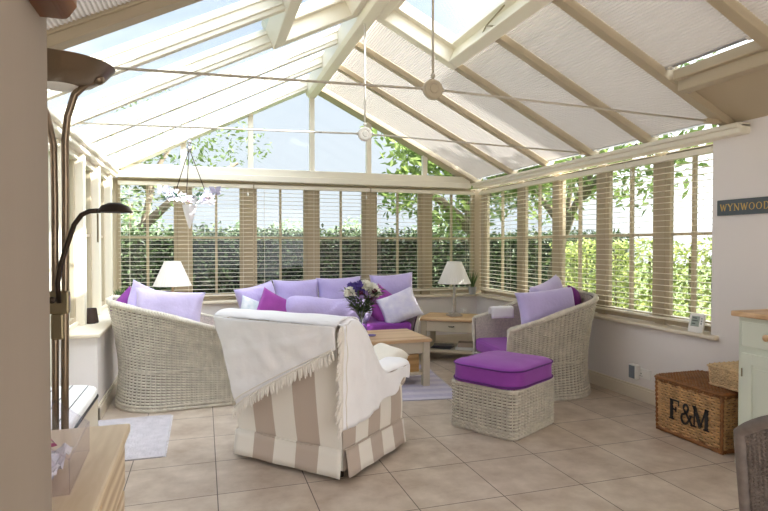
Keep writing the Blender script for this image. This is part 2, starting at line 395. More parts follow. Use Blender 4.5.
# eaves beams
b = MB(); b.box(3.53, 3.67, 2.98, 7.06, 2.125, 2.205); b.box(3.50, 3.67, 2.98, 7.06, 2.165, 2.20)
struct('trim_4', b, M['cream_paint'], 'cream eaves beam over the blinds on the window wall', 'eaves beam', bevel=.012)
b = MB(); b.box(-1.10, -.93, 2.3, 7.06, 2.12, 2.21); b.box(-1.0, -.90, 2.3, 7.06, 2.165, 2.20)
struct('trim_5', b, M['cream_paint'], 'cream eaves beam above the glazed door and deep sill', 'eaves beam', bevel=.012)
b = MB(); b.box(-.93, 3.50, 7.03, 7.22, 2.125, 2.20); b.box(-.90, 3.50, 7.06, 7.22, 2.20, 2.285)
struct('trim_6', b, M['cream_paint'], 'cream cross beam between the gable glass and the blinds', 'beam', bevel=.008)

# ------------------------------------------------------------------ windows
def frame_rect(b, ax, p0, p1, u0, u1, z0, z1, w):
    """four rails of a rectangle; ax 'Y': wall along X (u = x), ax 'X': wall along Y (u = y)"""
    for (a, c, e, g) in ((u0, u0+w, z0, z1), (u1-w, u1, z0, z1), (u0+w, u1-w, z0, z0+w), (u0+w, u1-w, z1-w, z1)):
        if ax == 'Y': b.box(a, c, p0, p1, e, g)
        else: b.box(p0, p1, a, c, e, g)
def bx2(b, ax, p0, p1, u0, u1, z0, z1):
    if ax == 'Y': b.box(u0, u1, p0, p1, z0, z1)
    else: b.box(p0, p1, u0, u1, z0, z1)
WN = [0]
def window(ax, p, u0, u1, label, z0=.72, z1=2.12, sign=1):
    """p = inner plane of the sash; sign = outward direction"""
    WN[0] += 1
    r = struct_root('window_%d' % WN[0], label, 'window', ((u0+u1)/2, p, z0) if ax == 'Y' else (p, (u0+u1)/2, z0))
    L = r.location; off = (-L.x, -L.y, -L.z)
    def bld(b, nm, m, **k):
        b.v = [(x+off[0], y+off[1], z+off[2]) for x, y, z in b.v]; return b.build(nm, m, r, **k)
    q = lambda a, c: (min(p+sign*a, p+sign*c), max(p+sign*a, p+sign*c))
    b = MB(); frame_rect(b, ax, *q(0, .045), u0, u1, z0, z1, .045); bld(b, 'sash_frame', M['stone_paint'], bevel=.006)
    um = (u0+u1)/2; zm = 1.44
    b = MB(); bx2(b, ax, *q(.01, .04), um-.014, um+.014, z0+.045, z1-.045); bx2(b, ax, *q(.012, .038), u0+.045, um-.014, zm-.012, zm+.012); bx2(b, ax, *q(.012, .038), um+.014, u1-.045, zm-.012, zm+.012)
    bld(b, 'glazing_bar', M['stone_paint'])
    b = MB(); bx2(b, ax, *q(.022, .028), u0+.04, u1-.04, z0+.04, z1-.04); bld(b, 'pane', M['glass'])
    if ax == 'X' and sign > 0 or ax == 'Y':
        b = MB()
        if ax == 'Y': b.box(um-.05, um+.05, p-.02, p, z0+.02, z0+.035)
        else: b.box(p-.02, p, um-.05, um+.05, z0+.02, z0+.035)
        bld(b, 'window_latch', M['alu'], bevel=.004)
ordn = ['first', 'second', 'third', 'fourth', 'fifth', 'sixth']
bx = [-1.02, -.23, .53, 1.32, 2.09, 2.88, 3.67]
for i in range(6):
    window('Y', 7.17, bx[i]+.06, bx[i+1]-.06, '%s window of the gable wall counted from the deep sill' % ordn[i])
ry = [3.22, 3.86, 4.60, 5.34, 6.08, 7.05]
for i in range(5):
    window('X', 3.70, ry[i]+.05, ry[i+1]-.05, '%s window of the wall with the sign, counted from the sign' % ordn[i])
ly = [4.70, 5.34, 6.08, 6.82]
for i in range(3):
    window('X', -1.02, ly[i]+.05, ly[i+1]-.05, '%s window over the deep sill counted from the bench' % ordn[i], z0=.70, sign=-1)
# mullions
b = MB()
for x in bx: b.box(x-.065, x+.065, 7.15, 7.27, .68, 2.13)
b.box(-1.0, 3.7, 7.16, 7.27, 2.08, 2.13)
struct('trim_7', b, M['stone_paint'], 'stone coloured posts between the gable windows', 'window posts', bevel=.006)
b = MB()
for y in ry[1:]: b.box(3.69, 3.765, y-.055, y+.055, .68, 2.13)
b.box(3.70, 3.78, 3.285, 7.1, 2.08, 2.125); b.box(3.70, 3.78, 3.285, 7.1, .685, .73)
struct('trim_8', b, M['stone_paint'], 'stone coloured posts between the windows of the sign wall', 'window posts', bevel=.006)
b = MB()
for y in [4.68, 5.34, 6.08, 6.82]: b.box(-1.09, -.955, y-.05, y+.05, .675, 2.12)
b.box(-1.09, -1.0, 4.6, 7.1, .675, .71); b.box(-1.09, -.99, 4.6, 7.1, 2.06, 2.12)
struct('trim_9', b, M['cream_paint'], 'cream posts between the windows over the deep sill', 'window posts', bevel=.006)
# glazed door left
d = struct_root('door_1', 'cream glazed garden door behind the floor lamp', 'door', (-1.05, 3.1, 0))
b = MB()
for y0, y1 in ((0, .78), (.80, 1.56)):
    frame_rect(b, 'X', -.03, .03, y0, y1, .02, 2.1, .09)
b.build('door_leaf', M['cream_paint'], d, bevel=.005)
b = MB()
for y0, y1 in ((.08, .70), (.88, 1.48)): b.box(-.004, .004, y0, y1, .1, 2.02)
b.build('pane', M['glass'], d)
b = MB(); b.box(.03, .042, 1.49, 1.53, 1.10, 1.30); b.tube([(.04, 1.51, 1.22), (.075, 1.51, 1.22), (.075, 1.40, 1.22)], .008, 8)
b.build('door_handle', M['dark_metal'], d)

# gable glazing
WN[0] += 1
g = struct_root('window_%d' % WN[0], 'triangular gable glazing above the cross beam', 'window', (RIDX, 7.12, 2.285))
b = MB()
for x in (-.22, .56, 1.32, 2.07, 2.86):
    zt = (zl(x) if x < RIDX else zr(x))
    b.box(x-.03-RIDX, x+.03-RIDX, 0, .07, 0, zt-2.285+.06)
b.build('mullion', M['cream_paint'], g)
b = MB(); b.prism([(-.95-RIDX, .03, 0), (3.57-RIDX, .03, 0), (0, .03, zr(RIDX)-2.285+.1)], (0, .006, 0)); b.build('pane', M['glass'], g)
# raked gable rafters and ridge; slope light in the paint: cream sunlit, stone shaded
tn = [10]
def slope_beam(side, y0, y1, x_from, x_to, h0, h1, m, label):
    b = MB()
    if side == 'R':
        b.obox(OR_, UR, EY, NR, (s_of(x_from), s_of(x_to)), (y0, y1), (h0, h1))
    else:
        b.obox(OL_, UL, EY, NL, (sl_of(x_from), sl_of(x_to)), (y0, y1), (h0, h1))
        for hb in (.03, .095):
            b.obox(OL_, UL, EY, NL, (sl_of(x_from), sl_of(x_to)), (y0-.011, y1+.011), (hb, hb+.016))
    o = struct('trim_%d' % tn[0], b, m, label, 'rafter', bevel=.006); tn[0] += 1; return o
slope_beam('R', 6.98, 7.20, 3.60, RIDX, 0, .16, M['stone_paint'], 'raked end rafter over the gable glass, sign wall side')
slope_beam('L', 6.98, 7.20, -.98, RIDX, 0, .16, M['cream_paint'], 'raked end rafter over the gable glass, deep sill side')
for y in RAFT:
    nth = len(RAFT)-RAFT.index(y)
    word = ['zeroth', 'first', 'second', 'third', 'fourth', 'fifth', 'sixth', 'seventh', 'eighth'][nth]
    xs = 2.10 if abs(y-3.86) < .01 else RIDX
    x_lo = 3.12 if y < 3 else 3.60
    slope_beam('R', y-.038, y+.038, x_lo, xs, 0, .12, M['stone_paint'], '%s shade toned rafter from the gable on the blind covered slope' % word)
    xs = .56 if abs(y-3.86) < .01 else RIDX
    wl = .05 if abs(y-3.12) < .01 else .028
    slope_beam('L', y-wl, y+wl, -.98, xs, -.02 if wl > .04 else 0, .145, M['stone_paint'] if y < 3.2 else M['cream_paint'], '%s painted rafter from the gable on the glazed slope' % word)  # rafters by the house take darker paint as the shade of the blinds
b = MB(); b.prism([(RIDX-.045, 1.4, 3.205), (RIDX+.045, 1.4, 3.205), (RIDX+.075, 1.4, 3.24), (RIDX+.075, 1.4, 3.42), (RIDX-.075, 1.4, 3.42), (RIDX-.075, 1.4, 3.24)], (0, 5.7, 0))
struct('trim_%d' % tn[0], b, M['cream_paint'], 'cream ridge beam along the top of the roof', 'ridge beam', bevel=.006); tn[0] += 1
# box beam, soffit on the right near the house
b = MB(); b.box(3.06, 3.16, 1.0, 3.06, 2.385, 2.50); b.box(3.02, 3.18, 1.0, 3.06, 2.46, 2.53)
struct('trim_%d' % tn[0], b, M['stone_paint'], 'stone coloured box beam over the sign corner', 'beam', bevel=.008); tn[0] += 1
b = MB(); b.obox(OR_, UR, EY, NR, (s_of(3.9), s_of(3.14)), (1.0, 3.08), (.05, .10))
struct('ceiling', b, M['stone_paint'], 'stone coloured sloping soffit above the sign', 'ceiling')
# roof glass bays
ys = RAFT+[7.0]
def roofglass(side, i, x0, x1, label):
    global WN
    WN[0] += 1
    b = MB()
    if side == 'R': b.obox(OR_, UR, EY, NR, (s_of(x0), s_of(x1)), (ys[i]+.03, ys[i+1]-.03), (.125, .131))
    else: b.obox(OL_, UL, EY, NL, (sl_of(x0), sl_of(x1)), (ys[i]+.03, ys[i+1]-.03), (.125, .131))
    struct('window_%d' % WN[0], b, M['roof_glass'], label, 'roof glass')
for i in range(8):
    word = ['eighth', 'seventh', 'sixth', 'fifth', 'fourth', 'third', 'second', 'first'][i]
    sk = i in (3, 4)
    roofglass('R', i, 3.12 if i < 3 else 3.65, 2.12 if sk else 1.36, '%s roof pane from the gable over the blind covered slope' % word)
    roofglass('L', i, -1.0, .55 if sk else 1.26, '%s roof pane from the gable on the glazed slope' % word)
# skylights
def skylight(side, label):
    WN[0] += 1
    O, U, Nn = (OR_, UR, NR) if side == 'R' else (OL_, UL, NL)
    S = s_of if side == 'R' else sl_of
    lo, hi = (S(2.10), S(1.40)) if side == 'R' else (S(.56), S(1.22))
    root = struct_root('window_%d' % WN[0], label, 'roof window')
    y0, y1 = 3.16, 4.56
    def ring(nm, m, lo, hi, y0, y1, w, h, parent):
        b = MB()
        for a, c in (((lo, hi), (y0, y0+w)), ((lo, hi), (y1-w, y1)), ((lo, lo+w), (y0+w, y1-w)), ((hi-w, hi), (y0+w, y1-w))):
            b.obox(O, U, EY, Nn, a, c, h)
        return b.build(nm, m, parent, bevel=.008)
    ring('kerb', M['cream_paint'], lo-.03, hi+.03, y0-.06, y1+.06, .10, (-.02, .20), root)
    sash = ring('sash_frame', M['cream_paint'], lo+.05, hi-.05, y0+.02, y1-.02, .075, (.10, .19), root)
    b = MB(); b.obox(O, U, EY, Nn, (lo+.1, hi-.1), (y0+.08, y1-.08), (.15, .156)); b.build('pane', M['roof_glass'], sash)
    b = MB(); p = lambda s, y, n: O+U*s+EY*y+Nn*n
    b.tube([p(lo+.035, 4.05, .02), p(lo+.09, 3.85, .04), p(lo+.12, 3.55, .06)], .006, 8); b.tube([p(lo+.09, 3.85, .04), p(lo+.06, 3.72, 0.0)], .006, 8)
    b.sphere(p(lo+.035, 4.05, .02), .014, 8, 6); b.sphere(p(lo+.06, 3.72, 0), .012, 8, 6)
    b.build('window_stay', M['brass'], root, smooth=True)
skylight('R', 'cream framed roof window in the blind covered slope')
skylight('L', 'cream framed roof window in the glazed slope')

# pleated roof blinds (right slope; one in the glazed slope nearest the house)
def roof_blind(side, y0, y1, x0, x1, label):
    O, U, Nn = (OR_, UR, NR) if side == 'R' else (OL_, UL, NL)
    S = s_of if side == 'R' else sl_of
    s0, s1 = S(x0), S(x1)
    root = thing('pleated_roof_blind', label, 'roof blind', O+U*s0+EY*((y0+y1)/2)+Nn*.055)
    hw = (y1-y0)/2
    n = int((s1-s0)/.011)
    def fn(u, v):
        k = round(v*n); return U*(v*(s1-s0))+EY*((u*2-1)*hw)+Nn*(.0035 if k % 2 else -.0035)
    MB().grid(fn, 1, n).build('blind_fabric', M['roof_blind'], root)
    b = MB(); b.obox((0, 0, 0), U, EY, Nn, (-.022, 0), (-hw, hw), (-.01, .012)); b.build('bottom_rail', M['alu'], root, bevel=.003)
    for e in (-hw+.03, hw-.06):
        b = MB(); b.obox((0, 0, 0), U, EY, Nn, (-.03, .002), (e, e+.03), (-.014, -.008)); b.build('rail_clip', M['plastic_white'], root)
words_r = ['eighth', 'seventh', 'sixth', 'fifth', 'fourth', 'third', 'second', 'first']
for i in range(8):
    lo = 2.95 if i < 3 else 3.525
    roof_blind('R', ys[i]+.04, ys[i+1]-.04, lo, 2.14 if i in (3, 4) else 1.40, '%s off-white pleated roof blind counted from the gable on the sign wall slope' % words_r[i])
roof_blind('L', 2.42, 3.08, -.85, 1.2, 'off-white pleated roof blind above the uplighter lamp')
roof_blind('L', 1.00, 1.60, -.85, 1.2, 'off-white pleated roof blind against the house above the opening')
roof_blind('L', 1.68, 2.34, -.85, 1.2, 'off-white pleated roof blind over the plastered pillar')

# ------------------------------------------------------------------ venetian blinds
def venetian(ax, p, u0, u1, label, z0=.735, z1=2.09, pitch=.049, tilt=0, cords=()):
    """ax 'Y' hangs in front of the gable windows, 'X' in front of the window wall; p = centre plane"""
    root = thing('venetian_blind', label, 'blind', ((u0+u1)/2, p, z0) if ax == 'Y' else (p, (u0+u1)/2, z0), 0 if ax == 'Y' else -PI/2, 'venetian blinds')
    hw = (u1-u0)/2; hgt = z1-z0
    b = MB(); b.box(-hw, hw, -.03, .03, hgt-.045, hgt); b.build('headrail', M['blind'], root, bevel=.004)
    b = MB(); z = .035
    t = R(tilt)
    while z < hgt-.05:
        c, s = math.cos(t)*.021, math.sin(t)*.021
        vs = []
        for e in (-hw+.004, hw-.004):
            for (yy, zz) in ((-c, -s-.0013), (0, .0012-.0013), (c, s-.0013), (c, s+.0013), (0, .0012+.0013), (-c, -s+.0013)): vs.append((e, yy, z+zz))
        fs = [(i, (i+1) % 6, 6+(i+1) % 6, 6+i) for i in range(6)]+[(0, 5, 4, 3, 2, 1), (6, 7, 8, 9, 10, 11)]
        b.add(vs, fs); z += pitch
    b.build('slats', M['blind'], root)
    b = MB(); b.box(-hw+.004, hw-.004, -.025, .025, 0, .016); b.build('bottom_rail', M['blind'], root, bevel=.004)
    n = max(2, round((u1-u0)/.55))
    for k in range(n):
        x = -hw+.12+(2*hw-.24)*k/(n-1)
        b = MB(); b.tube([(x, -.026, hgt-.03), (x, -.026, -.002), (x, .026, -.002), (x, .026, hgt-.03)], .0013, 4); b.build('ladder_cord', M['cord'], root)
    for cx, ln in cords:
        x = cx-(u0+u1)/2 if ax == 'Y' else (u0+u1)/2-cx
        b = MB(); b.tube([(x, -.034, hgt-.04), (x, -.036, hgt-.04-ln)], .0018, 5); o = b.build('pull_cord', M['cord'], root)
        b = MB(); b.lathe([(.004, 0), (.011, .004), (.012, .018), (.004, .045)], 10, (x, -.036, hgt-.04-ln-.04)); b.build('tassel', M['plastic_white'], o, smooth=True)
venetian('Y', 7.115, -.93, .585, 'cream venetian blind of the gable wall behind the tub chair with lamp', cords=((.52, .06),))
venetian('Y', 7.115, .60, 2.075, 'cream venetian blind of the gable wall directly behind the sofa middle', cords=((2.02, .06),))
venetian('Y', 7.115, 2.09, 3.59, 'cream venetian blind of the gable wall above the corner lamp table', cords=((3.52, .05),))
venetian('X', 3.655, 4.22, 7.06, 'long cream venetian blind behind the wicker tub chair with lavender cushions')
venetian('X', 3.655, 3.295, 4.205, 'short cream venetian blind above the weather station', cords=((4.12, .05),))

# ------------------------------------------------------------------ tie rods
def tie_rod(y, zc, xr0, xr1, zend, zw, label, white):
    root = thing('tie_rod', label, 'tie rod', (RIDX-.01, y, zc))
    m = M['rod_white'] if white else M['rod']
    for nm, x in (('rod', xr0), ('rod', xr1)):
        s = -1 if x < RIDX else 1
        b = MB(); b.tube([(s*.06, 0, 0), (x-RIDX, 0, zend-zc)], .0075, 8); b.lathe([(.012, 0), (.012, .02)], 8, (s*.06, 0, -.01)); b.build(nm, M['rod'] if not white else M['rod'], root, smooth=True)
        b = MB(); e = Vector((x-RIDX, 0, zend-zc)); b.box(min(e.x-s*.02, e.x+s*.12), max(e.x-s*.02, e.x+s*.12), -.016, .016, e.z-.018, e.z+.018); b.build('end_bracket', M['stone_paint'], root, bevel=.003)
    b = MB(); b.tube([(0, 0, .055), (0, 0, 3.21-zc)], .008, 8); b.sphere((0, 0, .08), .016, 8, 6); b.build('hanger_rod', m, root, smooth=True)
    b = MB()
    def rot(pf): return [(x, yy, z) for x, yy, z in pf]
    prof = [(.006, -.024), (.022, -.024), (.026, -.018), (.030, -.018), (.034, -.022), (.052, -.022), (.060, -.012), (.060, .012), (.052, .022), (.006, .022)]
    bb = MB(); bb.lathe(prof, 28); b.add([(x, z, yy) for x, yy, z in bb.v], [f[::-1] for f in bb.f])
    b.build('boss', M['rod_disc'] if not white else M['rod_white'], root, smooth=False, bevel=.002)
tie_rod(3.12, 2.272, -.90, 3.40, 2.225, 0, 'taupe steel tie rod with round boss nearest the viewer', False)
tie_rod(4.60, 2.285, -.90, 3.46, 2.235, 0, 'pale steel tie rod with white boss nearer the gable', True)

# ------------------------------------------------------------------ wicker
def weave(b, S, nst, rows, amp, r, closed=True, per=2, v0=0.0, v1=1.0, ribs=False):
    """horizontal strands over/under nst stakes on the surface S(u, v) -> (point, outward normal)"""
    if ribs: per = 4
    n = nst*per
    for j in range(rows):
        v = v0+(v1-v0)*(j+.5)/rows; pts = []; rad = []; r0 = r*(.88+.24*rnd.random())
        for i in range(n if closed else n+1):
            u = i/n; P, Nn = S(u, v)
            w_ = abs(math.sin(PI*i/per)); pts.append(P+Nn*amp*(2*w_-1 if ribs else math.cos(PI*(i/per)+PI*j))); rad.append(r0*(.5+.5*w_) if ribs else r0)
        b.tube(pts, rad, 4, closed=closed, cap=False)
def stakes(b, S, nst, r, closed=True, nv=10, v0=0.0, v1=1.0, pair=0):
    for i in range(nst if closed else nst+1):
        u = i/nst; pts = [S(u, v0+(v1-v0)*k/nv)[0] for k in range(nv+1)]
        b.tube(pts, r, 5, cap=False)
def braid(b, path, r, closed=True, turns=30, strands=3, n=5):
    """twisted rim along a polyline"""
    p = [Vector(q) for q in path]; N_ = len(p)
    for s in range(strands):
        pts = []
        for i in range(N_):
            t = (p[(i+1) % N_]-p[i-1]) if closed else (p[min(i+1, N_-1)]-p[max(i-1, 0)])
            t.normalize(); up = Vector((0, 0, 1)); up = (up-t*up.dot(t)); up = up.normalized() if up.length > 1e-3 else t.orthogonal().normalized(); sd = t.cross(up)
            a = 2*PI*(turns*i/N_+s/strands)
            pts.append(p[i]+up*(math.cos(a)*r*.55)+sd*(math.sin(a)*r*.55))
        b.tube(pts, r*.62, n, closed=closed, cap=not closed)

def pathU(L, W, rc, nfront=0):
    """U-shaped plan: open towards +x; from front (+x, -W) round the back to (+x, +W). Returns a sampler u -> (x, y, nx, ny, backness)"""
    segs = []
    xf, xb = L/2, -L/2
    s1 = (xf-(xb+rc)); a1 = PI/2*rc; s2 = 2*(W-rc)
    tot = 2*s1+2*a1+s2
    def f(u):
        d = u*tot
        if d <= s1: x, y, nx, ny = xf-d, -W, 0, -1
        elif d <= s1+a1:
            a = (d-s1)/rc; x, y, nx, ny = xb+rc-math.sin(a)*rc, -W+rc-math.cos(a)*rc, -math.sin(a), -math.cos(a)
        elif d <= s1+a1+s2: x, y, nx, ny = xb, -W+rc+(d-s1-a1), -1, 0
        elif d <= s1+2*a1+s2:
            a = (d-s1-a1-s2)/rc; x, y, nx, ny = xb+rc-math.cos(a)*rc, W-rc+math.sin(a)*rc, -math.cos(a), math.sin(a)
        else: x, y, nx, ny = xb+rc+(d-s1-2*a1-s2), W, 0, 1
        return x, y, nx, ny, (xf-x)/(xf-xb)
    return f, tot
def sm(a, b, x):
    t = max(0, min(1, (x-a)/(b-a))); return t*t*(3-2*t)

def wicker_seat(root, L, W, rc, hf, hb, waist=.32, flare=.085, nst=60, rows=34, seat_h=.44, seat_t=.13, front=True, power=1.0, roll=0.0):
    f, tot = pathU(L, W, rc)
    def top(k): return hf+(hb-hf)*(.75*k+.25*sm(0, 1, k))**power
    def S(u, v):
        x, y, nx, ny, k = f(u); ht = top(k)
        z = v*ht
        if z < waist: off = .03*(1-z/waist)**1.5
        else: off = (flare*(.25+.75*k)+roll*(1-k))*((z-waist)/(ht-waist))**1.5
        return Vector((x+nx*off-.0*k, y+ny*off, z)), Vector((nx, ny, 0))
    b = MB(); weave(b, S, nst, rows, .010, .0108, closed=False, v0=.015, v1=.985, ribs=True)
    b.build('woven_sides', M['wicker'], root, smooth=True)
    b = MB(); stakes(b, S, nst, .006, closed=False); b.build('stakes', M['wicker'], root, smooth=True)
    b = MB(); b.grid(lambda u, v: S(u, v)[0]-S(u, v)[1]*.022, 60, 14); b.build('gap_shade_liner', M['wicker_in'], root, smooth=True)
    b = MB(); b.grid(lambda u, v: S(u, v)[0]-S(u, v)[1]*.034, 60, 14); b.build('inner_lining', M['wicker_lining'], root, smooth=True)
    n = 130
    b = MB(); braid(b, [S(i/n, 1.0)[0] for i in range(n+1)], .026, False, turns=42)
    b.build('rim_braid', M['wicker'], root, smooth=True)
    b = MB(); 
    braid(b, [S(i/n, 0)[0]+Vector((0, 0, .014)) for i in range(n+1)], .016, False, turns=60)
    braid(b, [S(i/n, 0)[0]+Vector((0, 0, .045)) for i in range(n+1)], .013, False, turns=70)
    b.build('foot_braid', M['wicker'], root, smooth=True)
    b = MB(); braid(b, [S(i/n, waist/top(f(i/n)[4]))[0]+S(i/n, .4)[1]*.006 for i in range(n+1)], .012, False, turns=80, strands=2)
    b.build('waist_braid', M['wicker'], root, smooth=True)
    # front: panel under the seat and the two arm fronts
    xf = L/2
    def F(u, v): return Vector((xf, -W-.03+u*(2*W+.06), .012+v*(seat_h-seat_t-.02))), Vector((1, 0, 0))
    b = MB(); weave(b, F, int(2*W/.038), 13, .010, .0105, closed=False, ribs=True); stakes(b, F, int(2*W/.036), .006, closed=False, nv=2)
    b.grid(lambda u, v: F(u, v)[0]-Vector((.016, 0, 0)), 1, 1); b.build('woven_front', M['wicker'], root, smooth=True)
    for s in (-1, 1):
        b = MB(); p = [S(0 if s < 0 else 1, v)[0]+Vector((.004, 0, 0)) for v in [0, .1, .2, .35, .5, .7, .85, 1]]
        braid(b, p+[p[-1]+Vector((-.02, 0, .01))], .018, False, turns=18); b.build('arm_post', M['wicker'], root, smooth=True)
    # seat cushion
    b = MB(); fi, _t = pathU(L-.09, W-.045, max(.03, rc-.045)); pl = []
    for i in range(41):
        q = fi(i/40); pl.append((q[0]+.065, q[1], seat_h-seat_t))
    b.prism(pl, (0, 0, seat_t))
    o = b.build('seat_cushion', M['purple'], root, bevel=.035)
    return S, top

def pillow_mesh(w, h, t, seed=0, n=18, pinch=.10):
    b = MB(); sd = Vector((seed*3.1, seed*1.7, 0))
    def mk(sgn):
        def fn(u, v):
            a, c = u*2-1, v*2-1
            x = w/2*a*(1-pinch*(1-c*c)*abs(a)**2*0.9); z = h/2*c*(1-pinch*(1-a*a)*abs(c)**2*0.9)
            th = t/2*(max(0, (1-a**4))*max(0, (1-c**4)))**.42
            nn = noise.noise(Vector((x*7, z*7, sgn*.6))+sd)*.16+noise.noise(Vector((x*18, z*18, sgn))+sd)*.05
            y = sgn*th*(1+nn)
            return Vector((x, y, z+h/2))
        return fn
    b.grid(mk(1), n, n); b.grid(mk(-1), n, n)
    b2 = MB(); b2.v = b.v; N1 = (n+1)**2
    b2.f = [f for f in b.f[:n*n]][:]+[f[::-1] for f in b.f[n*n:]]; b2.m = b.m
    return b2
PW = {}
def pillow(m, w, h, t, loc, rot, label, group=None, seed=0, name='cushion'):
    o = pillow_mesh(w, h, t, seed).build(name, M[m], None, smooth=True, recalc=True)
    o.location = loc; o.rotation_mode = 'XYZ'
    Rm = Matrix.Rotation(rot[2], 4, 'Z') @ Matrix.Rotation(rot[0], 4, 'X') @ Matrix.Rotation(rot[1], 4, 'Y')
    o.rotation_euler = Rm.to_euler()
    tag(o, label, 'cushion', group); return o

# tub chairs
t1 = thing('wicker_tub_chair', 'pale wicker tub chair beside the deep window sill', 'armchair', (-.24, 5.31, 0), R(4), 'wicker tub chairs')
wicker_seat(t1, .88, .40, .34, .62, .885)
t2 = dup(t1, (2.96, 4.62, 0), R(174), 'pale wicker tub chair backing onto the window wall behind the footstool')
pillow('lav_pale', .56, .40, .17, (-.30, 5.02, .585), (R(-14), R(6), R(2)), 'pale lavender cushion lying along the near arm of the tub chair by the sill', seed=1)
pillow('lav', .42, .42, .16, (-.50, 5.16, .60), (R(-10), R(24), R(40)), 'lavender cushion standing against the back of the tub chair by the sill', seed=2)
pillow('plum', .40, .40, .14, (-.55, 5.34, .56), (R(-12), R(-20), R(70)), 'purple cushion tucked in the back of the tub chair by the sill', seed=3)
# cushions of the right chair
pillow('lav', .60, .36, .18, (2.97, 4.37, .60), (R(-12), R(-5), R(-2)), 'large lavender cushion leaning on the near arm of the tub chair by the window wall', seed=4)
pillow('lav_pale', .46, .44, .16, (3.20, 4.58, .60), (R(-14), R(-14), R(20)), 'pale lavender cushion behind the large one in the tub chair by the window wall', seed=5)
pillow('plum', .40, .40, .14, (3.33, 4.48, .57), (R(-10), R(8), R(50)), 'plum cushion at the high back of the tub chair by the window wall', seed=6)
b = MB()
def cl(u, v):
    a = (u*2-1); x = .115*a; y = .10*(v*2-1)
    dz = .0+.01*noise.noise(Vector((x*20, y*20, 3)))
    drop = max(0, abs(y)-.035)
    return Vector((x, y-(math.copysign(drop*.75, y)), .035*(1-(abs(v*2-1))**3)+dz-drop*1.1))
b.grid(cl, 10, 14)
o = b.build('folded_cloth', M['throw'], None, smooth=True, solid=.012); o.location = (2.82, 5.0, .70); o.rotation_euler = (0, 0, R(-8))
tag(o, 'small white cloth folded over the far arm of the tub chair by the window wall', 'cloth')

# sofa
sf = thing('wicker_sofa', 'pale wicker sofa with purple seat under the gable windows', 'sofa', (1.40, 6.48, 0), R(-90))
wicker_seat(sf, .80, .92, .20, .60, .74, nst=90, rows=31, flare=.07, roll=.05, seat_h=.47, seat_t=.14)
SG = None
pillow('lav', .52, .46, .17, (.64, 6.36, .47), (R(-14), R(-9), R(30)), 'lavender cushion against the sofa arm nearest the tub chair with lamp', seed=11)
pillow('lav', .56, .44, .17, (1.05, 6.60, .52), (R(-14), 0, R(3)), 'lavender back cushion on the sofa beside the small magenta cushion', seed=12)
pillow('lav', .56, .44, .17, (1.57, 6.60, .54), (R(-14), R(-2), R(-3)), 'lavender back cushion in the middle of the sofa behind the flowers', seed=13)
pillow('lav', .54, .50, .18, (2.20, 6.46, .52), (R(-14), R(-4), R(-12)), 'tall lavender back cushion at the lamp table end of the sofa', seed=14)
pillow('floral', .34, .32, .13, (.47, 6.12, .48), (R(-22), R(24), R(22)), 'small white floral cushion at the tub chair end of the sofa', seed=15)
pillow('magenta', .42, .40, .13, (.64, 6.12, .47), (R(-20), R(30), R(10)), 'magenta cushion leaning on the lavender bolster', seed=16)
pillow('magenta', .40, .40, .14, (1.86, 6.30, .50), (R(-26), R(36), R(-18)), 'magenta cushion beside the flowers at the lamp table end', seed=17)
pillow('lav_white', .46, .38, .15, (2.19, 6.06, .475), (R(-24), R(-24), R(-26)), 'white lilac cushion against the sofa arm next to the lamp table', seed=18)
b = MB(); n = 26; pts = []; rs = []
for i in range(n+1):
    t = i/n; x = -.50+1.0*t
    e = min(t, 1-t); pts.append((x, .02*math.sin(t*5), .0+.012*math.sin(t*9))); rs.append(.135*(1-math.exp(-e*26))**.8*(1+.05*noise.noise(Vector((t*8, 0, 0))))+.012)
b.tube(pts, rs, 20, flat=.8)
o = b.build('bolster', M['lav'], None, smooth=True); o.location = (1.33, 6.20, .615); o.rotation_euler = (0, R(4), 0)
tag(o, 'long lavender bolster lying along the front of the sofa', 'bolster')

# ------------------------------------------------------------------ ottoman
ax = math.atan2(.283, .508)
ot = thing('wicker_footstool', 'square wicker footstool with thick purple cushion', 'footstool', (2.155, 3.78, 0), ax)
def rectS(hx, hy, rc, h, taper=0.0):
    """closed rounded-rectangle plan sampler"""
    import bisect
    per = [2*(hx-rc), PI/2*rc, 2*(hy-rc), PI/2*rc]*2; per = [2*(hx-rc), PI/2*rc, 2*(hy-rc), PI/2*rc, 2*(hx-rc), PI/2*rc, 2*(hy-rc), PI/2*rc]
    tot = sum(per)
    cs = [(hx-rc, -hy+rc, -PI/2), (hx-rc, hy-rc, 0), (-hx+rc, hy-rc, PI/2), (-hx+rc, -hy+rc, PI)]
    def S(u, v):
        d = (u % 1)*tot; k = 0
        while d > per[k] and k < 7: d -= per[k]; k += 1
        if k % 2:
            cx, cy, a0 = cs[k//2]; a = a0+d/rc; x, y, nx, ny = cx+rc*math.cos(a), cy+rc*math.sin(a), math.cos(a), math.sin(a)
        else:
            q = k//2
            if q == 0: x, y, nx, ny = -hx+rc+d, -hy, 0, -1
            elif q == 1: x, y, nx, ny = hx, -hy+rc+d, 1, 0
            elif q == 2: x, y, nx, ny = hx-rc-d, hy, 0, 1
            else: x, y, nx, ny = -hx, hy-rc-d, -1, 0
        o_ = taper*v
        return Vector((x+nx*o_, y+ny*o_, v*h)), Vector((nx, ny, 0))
    return S, tot
S, tot = rectS(.298, .262, .045, .345)
b = MB(); ns = 54; weave(b, S, ns, 14, .011, .0112, v0=.05, v1=.97, ribs=True); b.build('woven_sides', M['wicker'], ot, smooth=True)
b = MB(); stakes(b, S, ns, .006, nv=3); b.build('stakes', M['wicker'], ot, smooth=True)
b = MB(); b.grid(lambda u, v: S(u, v)[0]-S(u, v)[1]*.024, 80, 2, cu=False); b.box(-.27, .27, -.235, .235, .32, .335); b.build('gap_shade_liner', M['wicker_in'], ot)
b = MB(); n = 160
